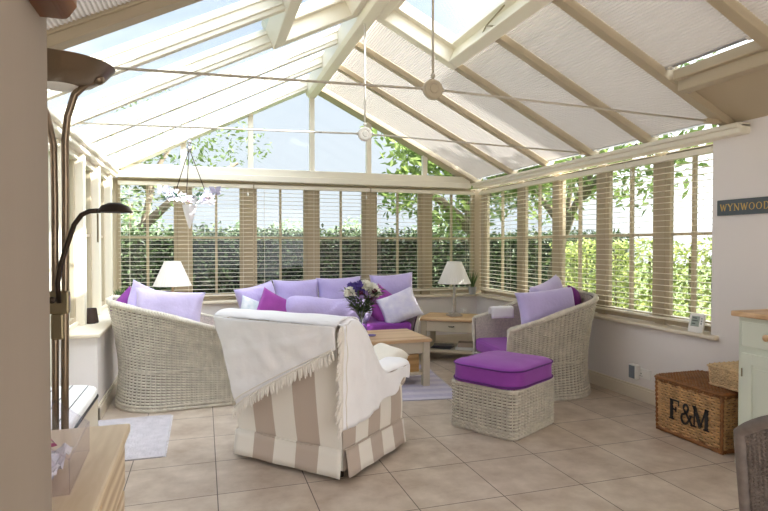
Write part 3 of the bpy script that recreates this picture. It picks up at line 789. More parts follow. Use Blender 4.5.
for z, r_ in ((.013, .016), (.043, .014), (.335, .016)): braid(b, [S(i/n, 0)[0]+S(i/n, 0)[1]*(.004)+Vector((0, 0, z)) for i in range(n)], r_, True, turns=70)
b.build('rim_braid', M['wicker'], ot, smooth=True)
# cushion: flat sided slab with a domed top, piping top and bottom
Sc, _ = rectS(.312, .278, .13, .125)
b = MB(); prof = [(0, .0), (.012, .0), (.006, .03), (.004, .09), (.012, .122), (-.02, .138), (-.08, .152), (-.15, .158), (-.21, .160)]
rings = []; n = 72
vs = []
for (o_, z) in prof:
    for i in range(n):
        P, Nn = Sc(i/n, 0)
        if o_ < -.05:
            k = 1+o_/.278; q = Vector((P.x*k, P.y*k, z))
        else: q = P+Nn*o_; q.z = z
        q.z += .004*noise.noise(q*9); vs.append(q)
fs = [(j*n+i, j*n+(i+1) % n, (j+1)*n+(i+1) % n, (j+1)*n+i) for j in range(len(prof)-1) for i in range(n)]
fs.append(tuple(range((len(prof)-1)*n, len(prof)*n))); fs.append(tuple(range(n))[::-1])
b.add(vs, fs)
cu = b.build('seat_cushion', M['purple'], ot, smooth=True); cu.location = (0, 0, .352)
b = MB()
for z in (.012, .122): b.tube([Sc(i/n, 0)[0]+Sc(i/n, 0)[1]*.013+Vector((0, 0, z)) for i in range(n)], .006, 6, closed=True)
b.build('piping', M['purple_dk'], cu, smooth=True)

# ------------------------------------------------------------------ striped armchair with throw
ang = math.atan2(-.613, .558)
A = Vector((.198, 3.73, 0)); Bc = Vector((.756, 3.117, 0))
sc_ = thing('striped_armchair', 'cream and taupe striped armchair seen from behind', 'armchair', (A+Bc)/2, ang)
HW = .41
sx, sy = M['stripe_x'], M['stripe_y']
# local frame: x along the back (towards the viewer's right), y into the chair
b = MB()
# back panel: slightly raked and bulging
def backface(u, v):
    x = (u*2-1)*(HW-.015+.035*v); z = .05+v*.82
    y = .02-.10*v-.02*math.sin(PI*u)*math.sin(PI*min(1, v*1.1))
    return Vector((x, y, z))
b.grid(backface, 16, 16)
b.build('back_panel', sx, sc_, smooth=True)
b = MB()
def backtop(u, v):
    x = (u*2-1)*(HW+.02); a = v*PI
    y = -.08+.10*(1-math.cos(a)); z = .87+.045*math.sin(a)
    return Vector((x, y, z))
b.grid(backtop, 16, 8); 
b.grid(lambda u, v: Vector(((u*2-1)*(HW-.08), .12+.06*(1-v), .45+.42*v)), 8, 8)
b.build('backrest', sx, sc_, smooth=True)
def arm_top(y):
    return .50+.37*(1-sm(.03, .40, y))
for s in (-1, 1):
    b = MB()
    def side(u, v):
        y = -.07*v*(1-u)+u*.70; zt = arm_top(y)
        x = s*(HW-.012+.03*v*(1-u)+.02*math.sin(PI*v)*u)
        return Vector((x, y+.02*(1-u), .05+v*(zt-.05)))
    b.grid(side, 16, 10)
    def roll(u, v):
        y = -.05+u*.75; zt = arm_top(y); a = v*PI*1.25-.25*PI
        return Vector((s*(HW-.055+.092*math.cos(a))-.015*(1-s)/2*0, y, zt-.03+.07*math.sin(a)))
    b.grid(roll, 16, 8)
    b.grid(lambda u, v: Vector((s*(HW-.15), .05+u*.65, .42+v*(arm_top(.05+u*.65)-.44))), 10, 4)
    b.build('arm', sy, sc_, smooth=True)
    # rolled arm front
    b = MB(); bb = MB(); bb.lathe([(.002, 0), (.07, 0), (.085, .012), (.085, .04), (.07, .05), (.002, .05)], 20)
    b.add([(x+s*(HW-.06), yy2+.68, zz+.46) for x, zz, yy2 in bb.v], [f[::-1] for f in bb.f]); b.build('arm_front', sx, sc_, smooth=True)
b = MB(); b.box(-HW+.02, HW-.02, .02, .70, .05, .36); b.build('base', sy, sc_)
b = MB(); b.box(-HW+.15, HW-.15, .14, .74, .36, .47); b.build('seat_cushion', sx, sc_, bevel=.04)
# skirt with kick pleats
def skirt(p0, p1, nrm, m, name='skirt'):
    b = MB(); p0 = Vector(p0); p1 = Vector(p1); nrm = Vector(nrm)
    def fn(u, v): return p0.lerp(p1, u)+nrm*(.012+.022*(1-v)+.004*math.sin(u*19)*(1-v))+Vector((0, 0, .025+v*.15))
    b.grid(fn, 24, 4); b.build(name, m, sc_, smooth=True, solid=.006)
skirt((-HW, 0, 0), (HW-.002, 0, 0), (0, -1, 0), sx); skirt((HW, .01, 0), (HW, .70, 0), (1, 0, 0), sy)
skirt((-HW, .70, 0), (-HW, .01, 0), (-1, 0, 0), sy); skirt((HW, .71, 0), (-HW, .71, 0), (0, 1, 0), sx)
b = MB(); b.tube([backface(u/16, (.175-.05)/.82)+Vector((0, -.008, 0)) for u in range(17)], .006, 6)
b.tube([Vector((HW+.006, .01+.69*u/16, .177)) for u in range(17)], .006, 6); b.build('piping', sx, sc_, smooth=True)
for x in (-HW+.06, HW-.06):
    for y in (.06, .64): b = MB(); b.lathe([(.018, 0), (.022, .05)], 10, (x, y, 0)); b.build('foot', M['dark_metal'], sc_)

# the throw: back flap, cap over the top rail, flap over the near arm (one cloth, local frame of the chair)
th = thing('throw_blanket', 'white fringed throw draped over the striped armchair', 'throw', (A+Bc)/2, ang)
b = MB()
def fold(p, k=1.0): return .010*k*noise.noise(Vector((p.x*9, p.z*3, p.y*6)))+.005*k*noise.noise(Vector((p.x*22, p.z*9, p.y*20)))
XT = HW+.045
def bflap(u, v):
    # u 0..1 from far-left to the near corner; v 0 at hem .. 1 at the top rail
    tipx = -.335; xt = -XT-.03+(2*XT+.02)*u
    ht = .34+.44*max(0, (u-.06))**.92/(.94**.92) if u > .06 else .34+(.06-u)*5.5
    z = ht+(.905-ht)*v
    x = xt+(.08*(1-v)*(1-u))
    fr = (z-.05)/.82
    y = .02-.10*fr-.03-.02*math.sin(PI*u)-.012
    p = Vector((x, y, z)); p.y -= abs(fold(p, 1.6))+.016*max(0, noise.noise(Vector((x*5+z*1.5, 2, z*.8))))*(1-v*.7)+.010*math.sin(x*16+z*5)**2*(1-v)**.5+.022*max(0, noise.noise(Vector((x*6+z*7, 5, (z-x)*2.2))))*math.sin(PI*min(1, v+.08))+.012*max(0, noise.noise(Vector((x*3-z*11, 9, z*3)))); return p
def bcap(u, v):
    x = -XT-.03+(2*XT+.02)*u; a = v*PI
    y = -.105+.115*(1-math.cos(a)); z = .905+.035*math.sin(a)+.008*noise.noise(Vector((x*7, v*2, 1)))-.03*sm(.85, 1, u)*0
    return Vector((x, y-.012, z))
def bfront(u, v):
    x = -XT-.03+(2*XT+.02)*u
    return Vector((x*(1-.12*v), .113+.08*v, .905-.38*v+.012*noise.noise(Vector((x*8, v*5, 4)))))
NU = 40
b.grid(bflap, NU, 26); b.grid(bcap, NU, 10); b.grid(bfront, NU, 10)
# near side flap
def ztop(y): return arm_top(y)+.055-.03*sm(.0, .1, y)*0
def zhem(y):
    ks = [(-.2, .33), (.0, .33), (.28, .365), (.45, .43), (.60, .47), (.9, .49)]
    for (a, p), (c, q) in zip(ks, ks[1:]):
        if y <= c: return p+(q-p)*(y-a)/(c-a)+.014*math.sin(y*24)*sm(.1, .4, y)
    return .49
def sflap(u, v):
    y = -.10+u*.78; zt = ztop(max(0, y)) if y > -.02 else .925-.02
    zh = zhem(y); z = zh+(zt-zh)*v
    x = HW+.058+.012*u+.012*math.sin(y*17+1.1*v)*(1-v)**.6*(.4+u)
    p = Vector((x, y, z)); p.x += abs(fold(p, 2.4))+.022*max(0, noise.noise(Vector((y*8+z*3, 3, z*2-y))))*(1-v*.6); return p
def stop_(u, v):
    y = -.10+u*.78; zt = ztop(max(0, y)) if y > -.02 else .925-.02
    a = v*PI; r_ = .10
    x = HW+.058+.012*u-r_*(1-math.cos(a)); z = zt+.04*math.sin(a)*(.35+.65*sm(.0, .3, y))
    return Vector((x, y, z+.010*noise.noise(Vector((y*12, v*3, 8)))))
def sin_(u, v):
    y = .15+u*.53; zt = ztop(max(0, y)) if y > -.02 else .925-.02
    return Vector((HW+.058+.012*u-.20-.04*v, y, max(.48, zt-(zt-.47)*v)))
b.grid(sflap, 36, 22); b.grid(stop_, 36, 10); b.grid(sin_, 36, 6)
import bmesh
to = b.build('throw_cloth', M['throw'], th, smooth=True, solid=.006)
# hem band and tasselled fringe
def tassels(edge, n, ln, down, jitter=.3):
    b = MB()
    for i in range(n):
        p = edge(i/(n-1)); d = Vector(down)+Vector((rnd.uniform(-jitter, jitter), rnd.uniform(-jitter*.5, jitter*.2), rnd.uniform(-.1, .2)))
        l = ln*rnd.uniform(.8, 1.15)
        b.sphere(p+d*.006, .0075, 6, 4)
        b.tube([p, p+d*l*.45, p+d*l*.8+Vector((0, 0, -.004)), p+d*l+Vector((0, 0, -.012))], [.005, .0075, .007, .0035], 5)
    return b
nrm = Vector((0, -.012, 0))
tassels(lambda t: bflap(.06+.92*t, 0.0)+nrm*.6, 62, .055, (.12, -.12, -1)).build('fringe', M['fringe'], th, smooth=True)
tassels(lambda t: sflap(0.0, 1-t)+Vector((.0, -.006, 0)), 48, .045, (-.35, -.35, -.85)).build('fringe', M['fringe'], th, smooth=True)
b = MB()
b.tube([bflap(.06+.92*i/30, .0)+nrm for i in range(31)], .006, 6); b.tube([bflap(.06+.92*i/30, .07)+nrm*.6 for i in range(31)], .0035, 5)
b.tube([sflap(0.0, i/24)+Vector((.004, -.004, 0)) for i in range(25)], .006, 6); b.tube([sflap(0.045, i/24)+Vector((.006, 0, 0)) for i in range(25)], .0035, 5)
b.build('knotted_hem', M['fringe'], th, smooth=True)
# cream cushion on the seat, its piped edge showing over the arm
pillow('cream_cloth', .34, .28, .13, (1.10, 3.86, .47), (R(-66), R(12), R(-60)), 'cream cushion on the striped armchair beside the coffee table', seed=21)

# ------------------------------------------------------------------ coffee table
ct = thing('coffee_table', 'low putty painted coffee table with oak top', 'coffee table', (1.56, 5.32, 0))
hx, hy, H_ = .51, .35, .46
b = MB(); b.box(-hx, hx, -hy, hy, H_-.03, H_); b.build('tabletop', M['oak'], ct, bevel=.006)
for x in (-1, 1):
    for y in (-1, 1):
        b = MB(); cx, cy = x*(hx-.05), y*(hy-.05); b.box(cx-.033, cx+.033, cy-.033, cy+.033, 0, H_-.03); b.build('leg', M['paint_table'], ct, bevel=.004)
b = MB()
for y in (-1, 1): b.box(-hx+.083, hx-.083, y*(hy-.05)-.012, y*(hy-.05)+.012, H_-.14, H_-.03)
for x in (-1, 1): b.box(x*(hx-.05)-.012, x*(hx-.05)+.012, -hy+.083, hy-.083, H_-.14, H_-.03)
b.build('apron', M['paint_table'], ct, bevel=.002)
b = MB(); b.box(-hx+.05, hx-.05, -hy+.05, hy-.05, .11, .135); b.build('lower_shelf', M['paint_table'], ct, bevel=.003)
b = MB()
b.box(-.09, .09, -.10, .10, 0, .015); b.box(-.09, .09, -.10, -.088, .015, .17); b.box(-.09, .09, .088, .10, .015, .17); b.box(-.09, -.078, -.088, .088, .015, .17); b.box(.078, .09, -.088, .088, .015, .17)
o = b.build('wooden_crate', M['crate'], None, bevel=.003); o.location = (1.88, 5.16, .135); tag(o, 'small pale wooden crate on the coffee table shelf', 'crate')
b = MB(); b.lathe([(.02, 0), (.045, .004), (.05, .012), (.047, .013), (.03, .007), (.002, .006)], 24)
o = b.build('lilac_saucer', M['lilac_china'], None, smooth=True); o.location = (1.56, 5.30, .46); tag(o, 'small lilac saucer on the coffee table by the vase', 'saucer')
# vase and flowers
vx, vy = 1.44, 5.22
va = thing('glass_vase', 'clear waisted glass vase on the coffee table', 'vase', (vx, vy, .46))
outp = [(.042, 0), (.055, .01), (.060, .05), (.052, .12), (.036, .19), (.036, .22), (.050, .27)]
inp = [(.045, .268), (.031, .22), (.031, .19), (.047, .12), (.055, .05), (.048, .02), (.001, .018)]
b = MB(); b.lathe([(.001, 0)]+outp+inp, 28, close=False); b.build('glass_body', M['clear_vase'], va, smooth=True)
b = MB(); b.lathe([(.001, .02), (.046, .021), (.053, .05), (.046, .118), (.04, .135), (.001, .136)], 24, close=False); b.build('water', M['clear'], va, smooth=True)
bq = thing('flower_bouquet', 'mixed bouquet of white, purple and burgundy flowers in the vase', 'flowers', (vx, vy, .46)); bq.scale = (1.12, 1.12, 1.05); bq.location.z = .425
b = MB(); heads = []
for i in range(34):
    a = rnd.uniform(0, 2*PI); rr = math.sqrt(rnd.random())
    tip = Vector((rr*.155*math.cos(a), rr*.14*math.sin(a), .40+.14*(1-rr*rr)+rnd.uniform(-.03, .02)))
    base = Vector((-.02*math.cos(a), -.02*math.sin(a), .075)); mid = Vector((.012*math.cos(a), .012*math.sin(a), .21))
    b.tube([base, mid, mid.lerp(tip, .55)+Vector((0, 0, .015)), tip], .0022, 5); heads.append(tip)
b.build('stems', M['leaf_bq'], bq)
def leafquad(b, c, d, nrm, ln, wd, mi=0):
    d = d.normalized(); s = d.cross(nrm); s = s.normalized() if s.length > 1e-4 else d.orthogonal().normalized()
    up = s.cross(d)
    b.add([c, c+d*ln*.5+s*wd*.5+up*ln*.05, c+d*ln, c+d*ln*.5-s*wd*.5+up*ln*.05], [(0, 1, 2, 3)], mi)
b = MB()
for i in range(420):
    a = rnd.uniform(0, 2*PI); rr = rnd.random()**.5
    z = rnd.uniform(.26, .47)
    k = .035+(z-.26)/.21*.13
    c = Vector((rr*k*math.cos(a), rr*k*math.sin(a), z)); d = Vector((math.cos(a), math.sin(a), rnd.uniform(-.2, 1)))
    leafquad(b, c, d, Vector((rnd.uniform(-1, 1), rnd.uniform(-1, 1), 1)), rnd.uniform(.04, .085), rnd.uniform(.008, .02))
for i in range(40):   # wispy grass to the side
    c = Vector((-.10, -.03, .40)); d = Vector((-1, rnd.uniform(-.6, .3), rnd.uniform(-.4, .7))); leafquad(b, c+Vector((rnd.uniform(-.02, .04), 0, rnd.uniform(-.05, .04))), d, Vector((0, 0, 1)), rnd.uniform(.06, .11), .004)
fol = b.build('foliage', M['leaf_bq'], bq); fol['kind'] = 'stuff'
def bloom(m, c, r, nl, name):
    b = MB(); c = Vector(c); b.sphere((0, 0, 0), r*.45, 8, 6)
    for k in range(nl):
        el = rnd.uniform(-.5, 1.5); a = rnd.uniform(0, 2*PI)
        d = Vector((math.cos(a)*math.cos(el), math.sin(a)*math.cos(el), math.sin(el)))
        leafquad(b, d*r*.2, d, Vector((rnd.uniform(-1, 1), rnd.uniform(-1, 1), .4)), r, r*.65)
    o = b.build(name, m, bq); o.location = c
for c, r in (((.07, -.06, .475), .062), ((.115, -.02, .44), .06), ((.02, -.05, .505), .055), ((-.115, -.06, .45), .052), ((.05, .06, .5), .055)): bloom(M['bloom_white'], c, r, 70, 'white_bloom')
for i in range(18): bloom(M['bloom_purple'], (rnd.uniform(-.11, .02), rnd.uniform(-.10, .06), rnd.uniform(.44, .535)), .03, 26, 'purple_bloom')
for i in range(16): bloom(M['bloom_red'], (rnd.uniform(-.05, .11), rnd.uniform(-.11, .04), rnd.uniform(.38, .48)), .026, 22, 'burgundy_bloom')
for i in range(5): bloom(M['bloom_lilac'], (rnd.uniform(-.08, .06), -.10, rnd.uniform(.40, .47)), .022, 18, 'lilac_bloom')

# ------------------------------------------------------------------ rugs
def rug(name, x0, x1, y0, y1, m, label, fr):
    r = thing(name, label, 'rug', ((x0+x1)/2, (y0+y1)/2, 0)); hx, hy = (x1-x0)/2, (y1-y0)/2
    b = MB()
    nx, ny = 40, 40
    b.grid(lambda u, v: Vector(((u*2-1)*hx, (v*2-1)*hy, .010+.003*noise.noise(Vector((u*20, v*20, 2))))), nx, ny)
    b.box(-hx, hx, -hy, hy, .001, .0075); b.build('pile', m, r, smooth=False)
    k = int(2*hy/.012)
    for s in (-1, 1):
        b = MB()
        for i in range(k):
            y = -hy+2*hy*i/k
            b.tube([(s*(hx-.004), y, .006), (s*(hx+fr*.6), y+rnd.uniform(-.008, .008), .007), (s*(hx+fr), y+rnd.uniform(-.01, .01), .003)], .003, 4)
        b.build('fringe', M['rug_edge'], r)
    return r
rug('bath_rug', -.86, -.25, 3.83, 4.76, M['rug'], 'pale grey shaggy rug on the tiles by the tub chair', .015)
rr_ = rug('lilac_rug', .96, 2.12, 4.46, 5.86, M['rug_lilac'], 'lilac woven rug under the coffee table', .02)
rr_.rotation_euler = (0, 0, R(-8)); rr_.location = (1.68, 5.28, 0)

# ------------------------------------------------------------------ lamp tables and table lamps
def lamp_table(loc, rz, label, w=.77, d=.62, h=.50):
    t = thing('lamp_table', label, 'side table', loc, rz)
    b = MB(); b.box(-w/2, w/2, -d/2, d/2, h-.028, h); b.build('tabletop', M['oak'], t, bevel=.006)
    for x in (-1, 1):
        for y in (-1, 1):
            b = MB(); cx, cy = x*(w/2-.055), y*(d/2-.055); b.box(cx-.03, cx+.03, cy-.03, cy+.03, 0, h-.028); b.build('leg', M['paint_table'], t, bevel=.003)
    b = MB(); b.box(-w/2+.085, w/2-.085, d/2-.067, d/2-.043, h-.16, h-.028)
    for x in (-1, 1): b.box(x*(w/2-.055)-.012, x*(w/2-.055)+.012, -d/2+.085, d/2-.085, h-.16, h-.028)
    b.box(-w/2+.085, w/2-.085, -d/2+.085, d/2-.085, h-.155, h-.145)
    b.build('apron', M['paint_table'], t)
    b = MB(); b.box(-w/2+.09, w/2-.09, -d/2+.03, -d/2+.05, h-.15, h-.034); dr = b.build('drawer', M['paint_table'], t, bevel=.003)
    b = MB(); b.tube([(-.03, -d/2+.03, h-.085), (-.022, -d/2+.012, h-.088), (.022, -d/2+.012, h-.088), (.03, -d/2+.03, h-.085)], .006, 8); b.build('cup_handle', M['dark_metal'], dr, smooth=True)
    b = MB(); b.box(-w/2+.03, w/2-.03, -d/2+.03, d/2-.03, .11, .135); b.build('lower_shelf', M['paint_table'], t, bevel=.003)
    return t
LT = (2.87, 6.17, 0); LR = R(-35)
lamp_table(LT, LR, 'putty painted lamp table with oak top in the window corner')
lamp_table((-.30, 6.50, 0), 0, 'oak topped lamp table hidden behind the tub chair by the deep sill', w=.5, d=.5, h=.52)
def inframe(o, rz, p): return (o[0]+p[0]*math.cos(rz)-p[1]*math.sin(rz), o[1]+p[0]*math.sin(rz)+p[1]*math.cos(rz), p[2])
def table_lamp(loc, label, mbase, h=.66):
    t = thing('table_lamp', label, 'lamp', loc)
    b = MB(); b.box(-.075, .075, -.075, .075, 0, .022); b.box(-.055, .055, -.055, .055, .022, .04)
    b.build('base', mbase, t, bevel=.005)
    b = MB(); b.lathe([(.034, .04), (.026, .055), (.018, .07), (.024, .13), (.026, .16), (.018, .24), (.015, .30), (.020, .335), (.012, .345), (.009, h-.24)], 20); b.build('stem', mbase, t, smooth=True)
    b = MB(); z0, z1 = h-.255, h; n = 144
    b.grid(lambda u, v: Vector(((lambda r_: (r_*math.cos(2*PI*u), r_*math.sin(2*PI*u), z0+(z1-z0)*v))((.195+(.085-.195)*v)*(1+.014*math.cos(u*2*PI*36))))), n, 6, cu=True)
    b.tube([(.195*math.cos(2*PI*i/48), .195*math.sin(2*PI*i/48), z0) for i in range(48)], .004, 6, closed=True); b.tube([(.085*math.cos(2*PI*i/36), .085*math.sin(2*PI*i/36), z1) for i in range(36)], .004, 6, closed=True)
    sh = b.build('lamp_shade', M['shade'], t, smooth=True)
    b = MB()
    for k in range(3):
        a = 2*PI*k/3; b.tube([(0, 0, h-.02), (.084*math.cos(a), .084*math.sin(a), h-.01)], .002, 5)
    b.tube([(0, 0, h-.24), (0, 0, h-.02)], .006, 8); b.build('shade_carrier', M['brass'], t)
    return t
table_lamp(inframe(LT, LR, (-.02, .02, .50)), 'table lamp with white pleated shade on the corner lamp table', M['lamp_grey'], .65)
table_lamp((-.32, 6.50, .52), 'table lamp with white shade behind the tub chair by the deep sill', M['lamp_wood'], .65)
def book(loc, rz, w, d, h, m, label, cat='book'):
    b = MB(); b.box(-w/2, w/2, -d/2, d/2, 0, h); o = b.build('magazine' if cat == 'magazine' else 'book', m, None, bevel=.002); o.location = loc; o.rotation_euler = (0, 0, rz); tag(o, label, cat)
for k in range(4):
    book(inframe(LT, LR, (-.14+.006*k, -.10-.004*k, .135+.009*k)), LR+R(4*k-5), .24, .20, .009, M['mag_dark'], ['bottom', 'second lowest', 'second highest', 'top'][k]+' dark magazine of the pile on the lamp table shelf', 'magazine')
book(inframe(LT, LR, (.14, -.12, .135)), LR, .22, .17, .028, M['mag_white'], 'white book at the bottom of the pair on the lamp table shelf')
book(inframe(LT, LR, (.15, -.10, .163)), LR+R(5), .20, .15, .05, M['mag_tan'], 'thick tan book lying on the white book')

# ------------------------------------------------------------------ uplighter floor lamp
fl = thing('floor_lamp', 'bronze uplighter floor lamp with reading arm', 'floor lamp', (-.475, 2.24, 0))
b = MB(); b.lathe([(.13, 0), (.135, .008), (.13, .02), (.04, .03), (.02, .04)], 32); b.build('base', M['bronze'], fl, smooth=True, bevel=.002)
zd = 1.975
b = MB(); b.tube([(.0, 0, .03), (0.006, 0, .9), (.014, 0, 1.5), (.014, 0, 1.72), (.022, 0, 1.80), (.045, 0, 1.88), (.085, -.01, 1.92), (.125, -.02, zd-.04)], .0125, 12); b.build('pole', M['bronze'], fl, smooth=True)
b = MB(); b.tube([(-.03, 0, .03), (-.024, 0, .9), (-.020, 0, 1.5), (-.022, 0, 1.70), (-.04, 0, 1.80), (-.08, 0, 1.90), (-.11, 0, zd-.05)], .0115, 12); b.build('pole', M['bronze'], fl, smooth=True)
b = MB(); b.lathe([(.065, -.070), (.105, -.058), (.145, -.032), (.174, .004), (.177, .006), (.172, .006), (.141, -.026), (.10, -.048), (.06, -.060)], 40, (0, 0, zd), close=False)
ds = b.build('lamp_shade', M['bronze'], fl, smooth=True)
b = MB(); b.lathe([(.001, -.083), (.035, -.080), (.06, -.073), (.066, -.067), (.035, -.061), (.001, -.059)], 32, (0, 0, zd), close=False); b.build('glass_diffuser', M['frost'], ds, smooth=True)
b = MB(); b.sphere((.125, -.02, zd-.04), .02, 12, 8); b.build('shade_knob', M['bronze'], fl, smooth=True)
b = MB(); b.box(-.038, .026, -.028, .006, 1.11, 1.19); b.box(-.032, .008, -.026, .004, 1.02, 1.11); br_ = b.build('clamp_bracket', M['brass'], fl, bevel=.006)
b = MB(); b.lathe([(.001, 0), (.012, 0), (.012, .012), (.001, .014)], 12, (0, 0, 0)); b.v = [(x-.024, -z-.028, yy+1.16) for x, yy, z in b.v]; b.build('dimmer_knob', M['dark_metal'], br_)
b = MB(); b.tube([(-.004, -.03, 1.15), (-.004, -.045, 1.22), (.006, -.05, 1.28), (.05, -.055, 1.42), (.075, -.06, 1.455), (.10, -.06, 1.468), (.135, -.06, 1.47)], .0085, 10); b.build('reading_arm', M['dark_metal'], fl, smooth=True)
b = MB(); bb = MB(); bb.lathe([(.001, .022), (.015, .021), (.032, .012), (.040, -.002), (.042, -.006), (.037, -.006), (.02, .004), (.001, .006)], 24, close=False)
b.add([(x*1.4+.18, yy*1.15-.06, z*1.25+1.472) for x, yy, z in bb.v], bb.f); hd = b.build('reading_shade', M['dark_metal'], fl, smooth=True)
b = MB(); b.tube([(.125, -.06, 1.46), (.125, -.06, 1.36)], .003, 6); b.build('pull_switch', M['brass'], fl)

# ------------------------------------------------------------------ oak side table at the viewer's corner, clear box
dk = thing('oak_console', 'oak topped console in front of the floor lamp', 'side table', (-.47, 1.58, 0))
b = MB(); b.box(-.26, .232, -.52, .49, .72, .75); b.build('tabletop', M['oak_y'], dk, bevel=.006)
b = MB(); b.box(-.235, .205, -.49, .465, .05, .72); b.build('carcass', M['oak_y'], dk, bevel=.004)
for y0, y1 in ((-.475, -.02), (0, .45)):
    b = MB(); b.box(.205, .219, y0, y1, .56, .70); d_ = b.build('drawer', M['oak_y'], dk, bevel=.004)
    b = MB(); b.box(.205, .217, y0, y1, .08, .54); b.build('door', M['oak_y'], dk, bevel=.004)
for x in (-.2, .17):
    for y in (-.45, .43):
        b = MB(); b.box(x-.025, x+.025, y-.025, y+.025, 0, .05); b.build('foot', M['oak_y'], dk)
cb = thing('clear_plastic_box', 'clear plastic box with sloping lid on the oak console', 'box', (-.42, 1.66, .75), R(2))
prof = [(.105, 0), (.105, .085), (.02, .155), (-.14, .155), (-.14, 0)]
b = MB(); y0, y1 = -.15, .16
b.add([(x, y, z) for y in (y0, y1) for x, z in prof], [(0, 1, 2, 3, 4), (9, 8, 7, 6, 5)]+[(i, 5+i, 5+(i+1) % 5, (i+1) % 5) for i in range(5)]); b.build('box_shell', M['clear'], cb, solid=.003)
b = MB()
for y in (y0, y1): b.tube([(x, y, z) for x, z in prof], .0025, 6, closed=True)
for x, z in prof: b.tube([(x, y0, z), (x, y1, z)], .0025, 6)
b.build('box_edges', M['clear'], cb)
pr = thing('tissue_bundle', 'crumpled white film with pink ribbon inside the clear box', 'wrapping', (-.44, 1.66, .754))
b = MB(); b.grid(lambda u, v: Vector((-.09+.18*u, -.12+.24*v, .03+.028*noise.noise(Vector((u*5, v*6, 1)))+.03*noise.noise(Vector((u*11, v*9, 4)))*.5)), 30, 30); b.build('film', M['film'], pr, smooth=False)
b = MB(); 
for k in range(6):
    a = 2*PI*k/6; b.tube([(.02, .02, .065), (.02+.03*math.cos(a), .02+.03*math.sin(a), .09), (.02+.045*math.cos(a), .02+.045*math.sin(a), .07), (.02, .02, .062)], .006, 6, flat=.4)
b.build('ribbon', M['pink'], pr, smooth=True)
# oak bracket on the pillar
b = MB(); b.prism([(-.02, 0, 0), (.035, 0, 0), (.048, 0, .02), (.048, 0, .30), (-.02, 0, .30)], (0, .09, 0)); 
o = b.build('oak_bracket', M['oak_dark'], None, bevel=.006); o.location = (-.225, .86, 1.683); tag(o, 'dark oak bracket fixed to the plastered house wall', 'bracket')

# striped window bench
wb = thing('striped_bench', 'low bench with striped cushion by the glazed door', 'bench', (-.84, 3.66, 0))
b = MB(); b.box(-.15, .15, -.62, .60, 0.0, .345); b.build('bench_base', M['paint_table'], wb, bevel=.02)
b = MB(); pts = []
for i in range(9): a = PI/2*i/8; pts.append((-.0+.165*math.sin(a)+.0, .45+.16*math.cos(a), .345))
pts = [(-.155, .61, .345)]+pts+[(.165, -.63, .345), (-.155, -.63, .345)]
b.prism(pts, (0, 0, .06)); cc = b.build('bench_cushion', M['bench_stripe'], wb, bevel=.018)
b = MB(); b.tube([(x*1.015, y*1.004, .35) for x, y, z in pts], .007, 6, closed=True); b.build('piping', M['black'], cc, smooth=True)

# ------------------------------------------------------------------ deep sill objects
b = MB(); b.lathe([(.056, 0), (.062, .012), (.046, .125), (.044, .13), (.040, .126), (.05, .02), (.001, .012)], 8, close=False)
o = b.build('candle_holder', M['candle_dk'], None); o.location = (-.93, 5.42, .675); tag(o, 'dark brown faceted candle holder on the deep sill', 'candle holder')
def pot_plant(loc, label, mpot, r, h, nl, ll, wl, up):
    t = thing('potted_plant', label, 'plant', loc)
    b = MB(); b.lathe([(r*.72, 0), (r, h), (r*1.05, h), (r*.95, h-.004), (r*.9, h-.012), (.001, h-.012)], 20, close=False); b.build('pot', mpot, t, smooth=True, bevel=.001)
    b = MB()
    for k in range(nl):
        a = rnd.uniform(0, 2*PI); d = Vector((math.cos(a), math.sin(a), rnd.uniform(*up)))
        leafquad(b, Vector((.3*r*math.cos(a), .3*r*math.sin(a), h-.012)), d, Vector((-math.cos(a), -math.sin(a), 1)), ll*rnd.uniform(.6, 1.1), wl)
    b.build('leaves', M['plant'], t)
pot_plant((3.49, 6.97, .68), 'spiky plant in grey pot on the sill corner', M['pot'], .058, .10, 46, .24, .014, (1.0, 5.0))
pot_plant((-.84, 6.62, .675), 'small leafy plant in white pot on the deep sill', M['pot_white'], .05, .09, 40, .15, .03, (.6, 3.0))

# ------------------------------------------------------------------ right wall objects
ws = thing('weather_station', 'silver weather station on the sill below the short blind', 'weather station', (3.595, 3.40, .68), R(-78))
ws.rotation_euler = (R(-14), 0, R(-82))
b = MB(); b.box(-.062, .062, -.008, .012, 0, .145); b.build('case', M['plastic_white'], ws, bevel=.006)
b = MB(); b.box(-.042, .025, -.0095, -.008, .045, .125); sc1 = b.build('screen', M['lcd'], ws)
b = MB()
for z, w_ in ((.105, .035), (.085, .045), (.062, .028)): b.box(-.033, -.033+w_, -.0102, -.0095, z, z+.009)
b.build('digits', M['lcd_dk'], sc1)
b = MB()
for z in (.09, .11, .07): b.sphere((.042, -.008, z), .006, 8, 6)
b.build('buttons', M['plastic_grey'], ws)
b = MB(); b.obox((0, .012, .11), (1, 0, 0), (0, .5, -.86), (0, .86, .5), (-.02, .02), (0, .12), (-.003, .003)); b.build('stand', M['plastic_white'], ws)
so = thing('double_socket', 'white wall socket above the skirting beside the hamper', 'socket', (3.62, 3.94, .24), R(-90))
b = MB(); b.box(-.073, .073, -.010, 0, -.043, .043); b.build('plate', M['plastic_white'], so, bevel=.004)
b = MB()
for x in (-.035, .035): b.box(x-.008, x+.008, -.015, -.010, .014, .030)
b.build('switch', M['plastic_white'], so)
b = MB()
for x in (-.035,): b.box(x-.004, x+.004, -.0105, -.010, -.008, .002); b.box(x-.014, x-.006, -.0105, -.010, -.026, -.021); b.box(x+.006, x+.014, -.0105, -.010, -.026, -.021)
b.build('pin_slots', M['black'], so)
pg = thing('plug_adapter', 'grey and white plug-in unit on the wall socket', 'plug-in unit', (3.61, 4.03, .245), R(-90))
b = MB(); b.box(-.045, .045, -.05, 0, -.065, .065); b.build('case', M['plastic_white'], pg, bevel=.01)
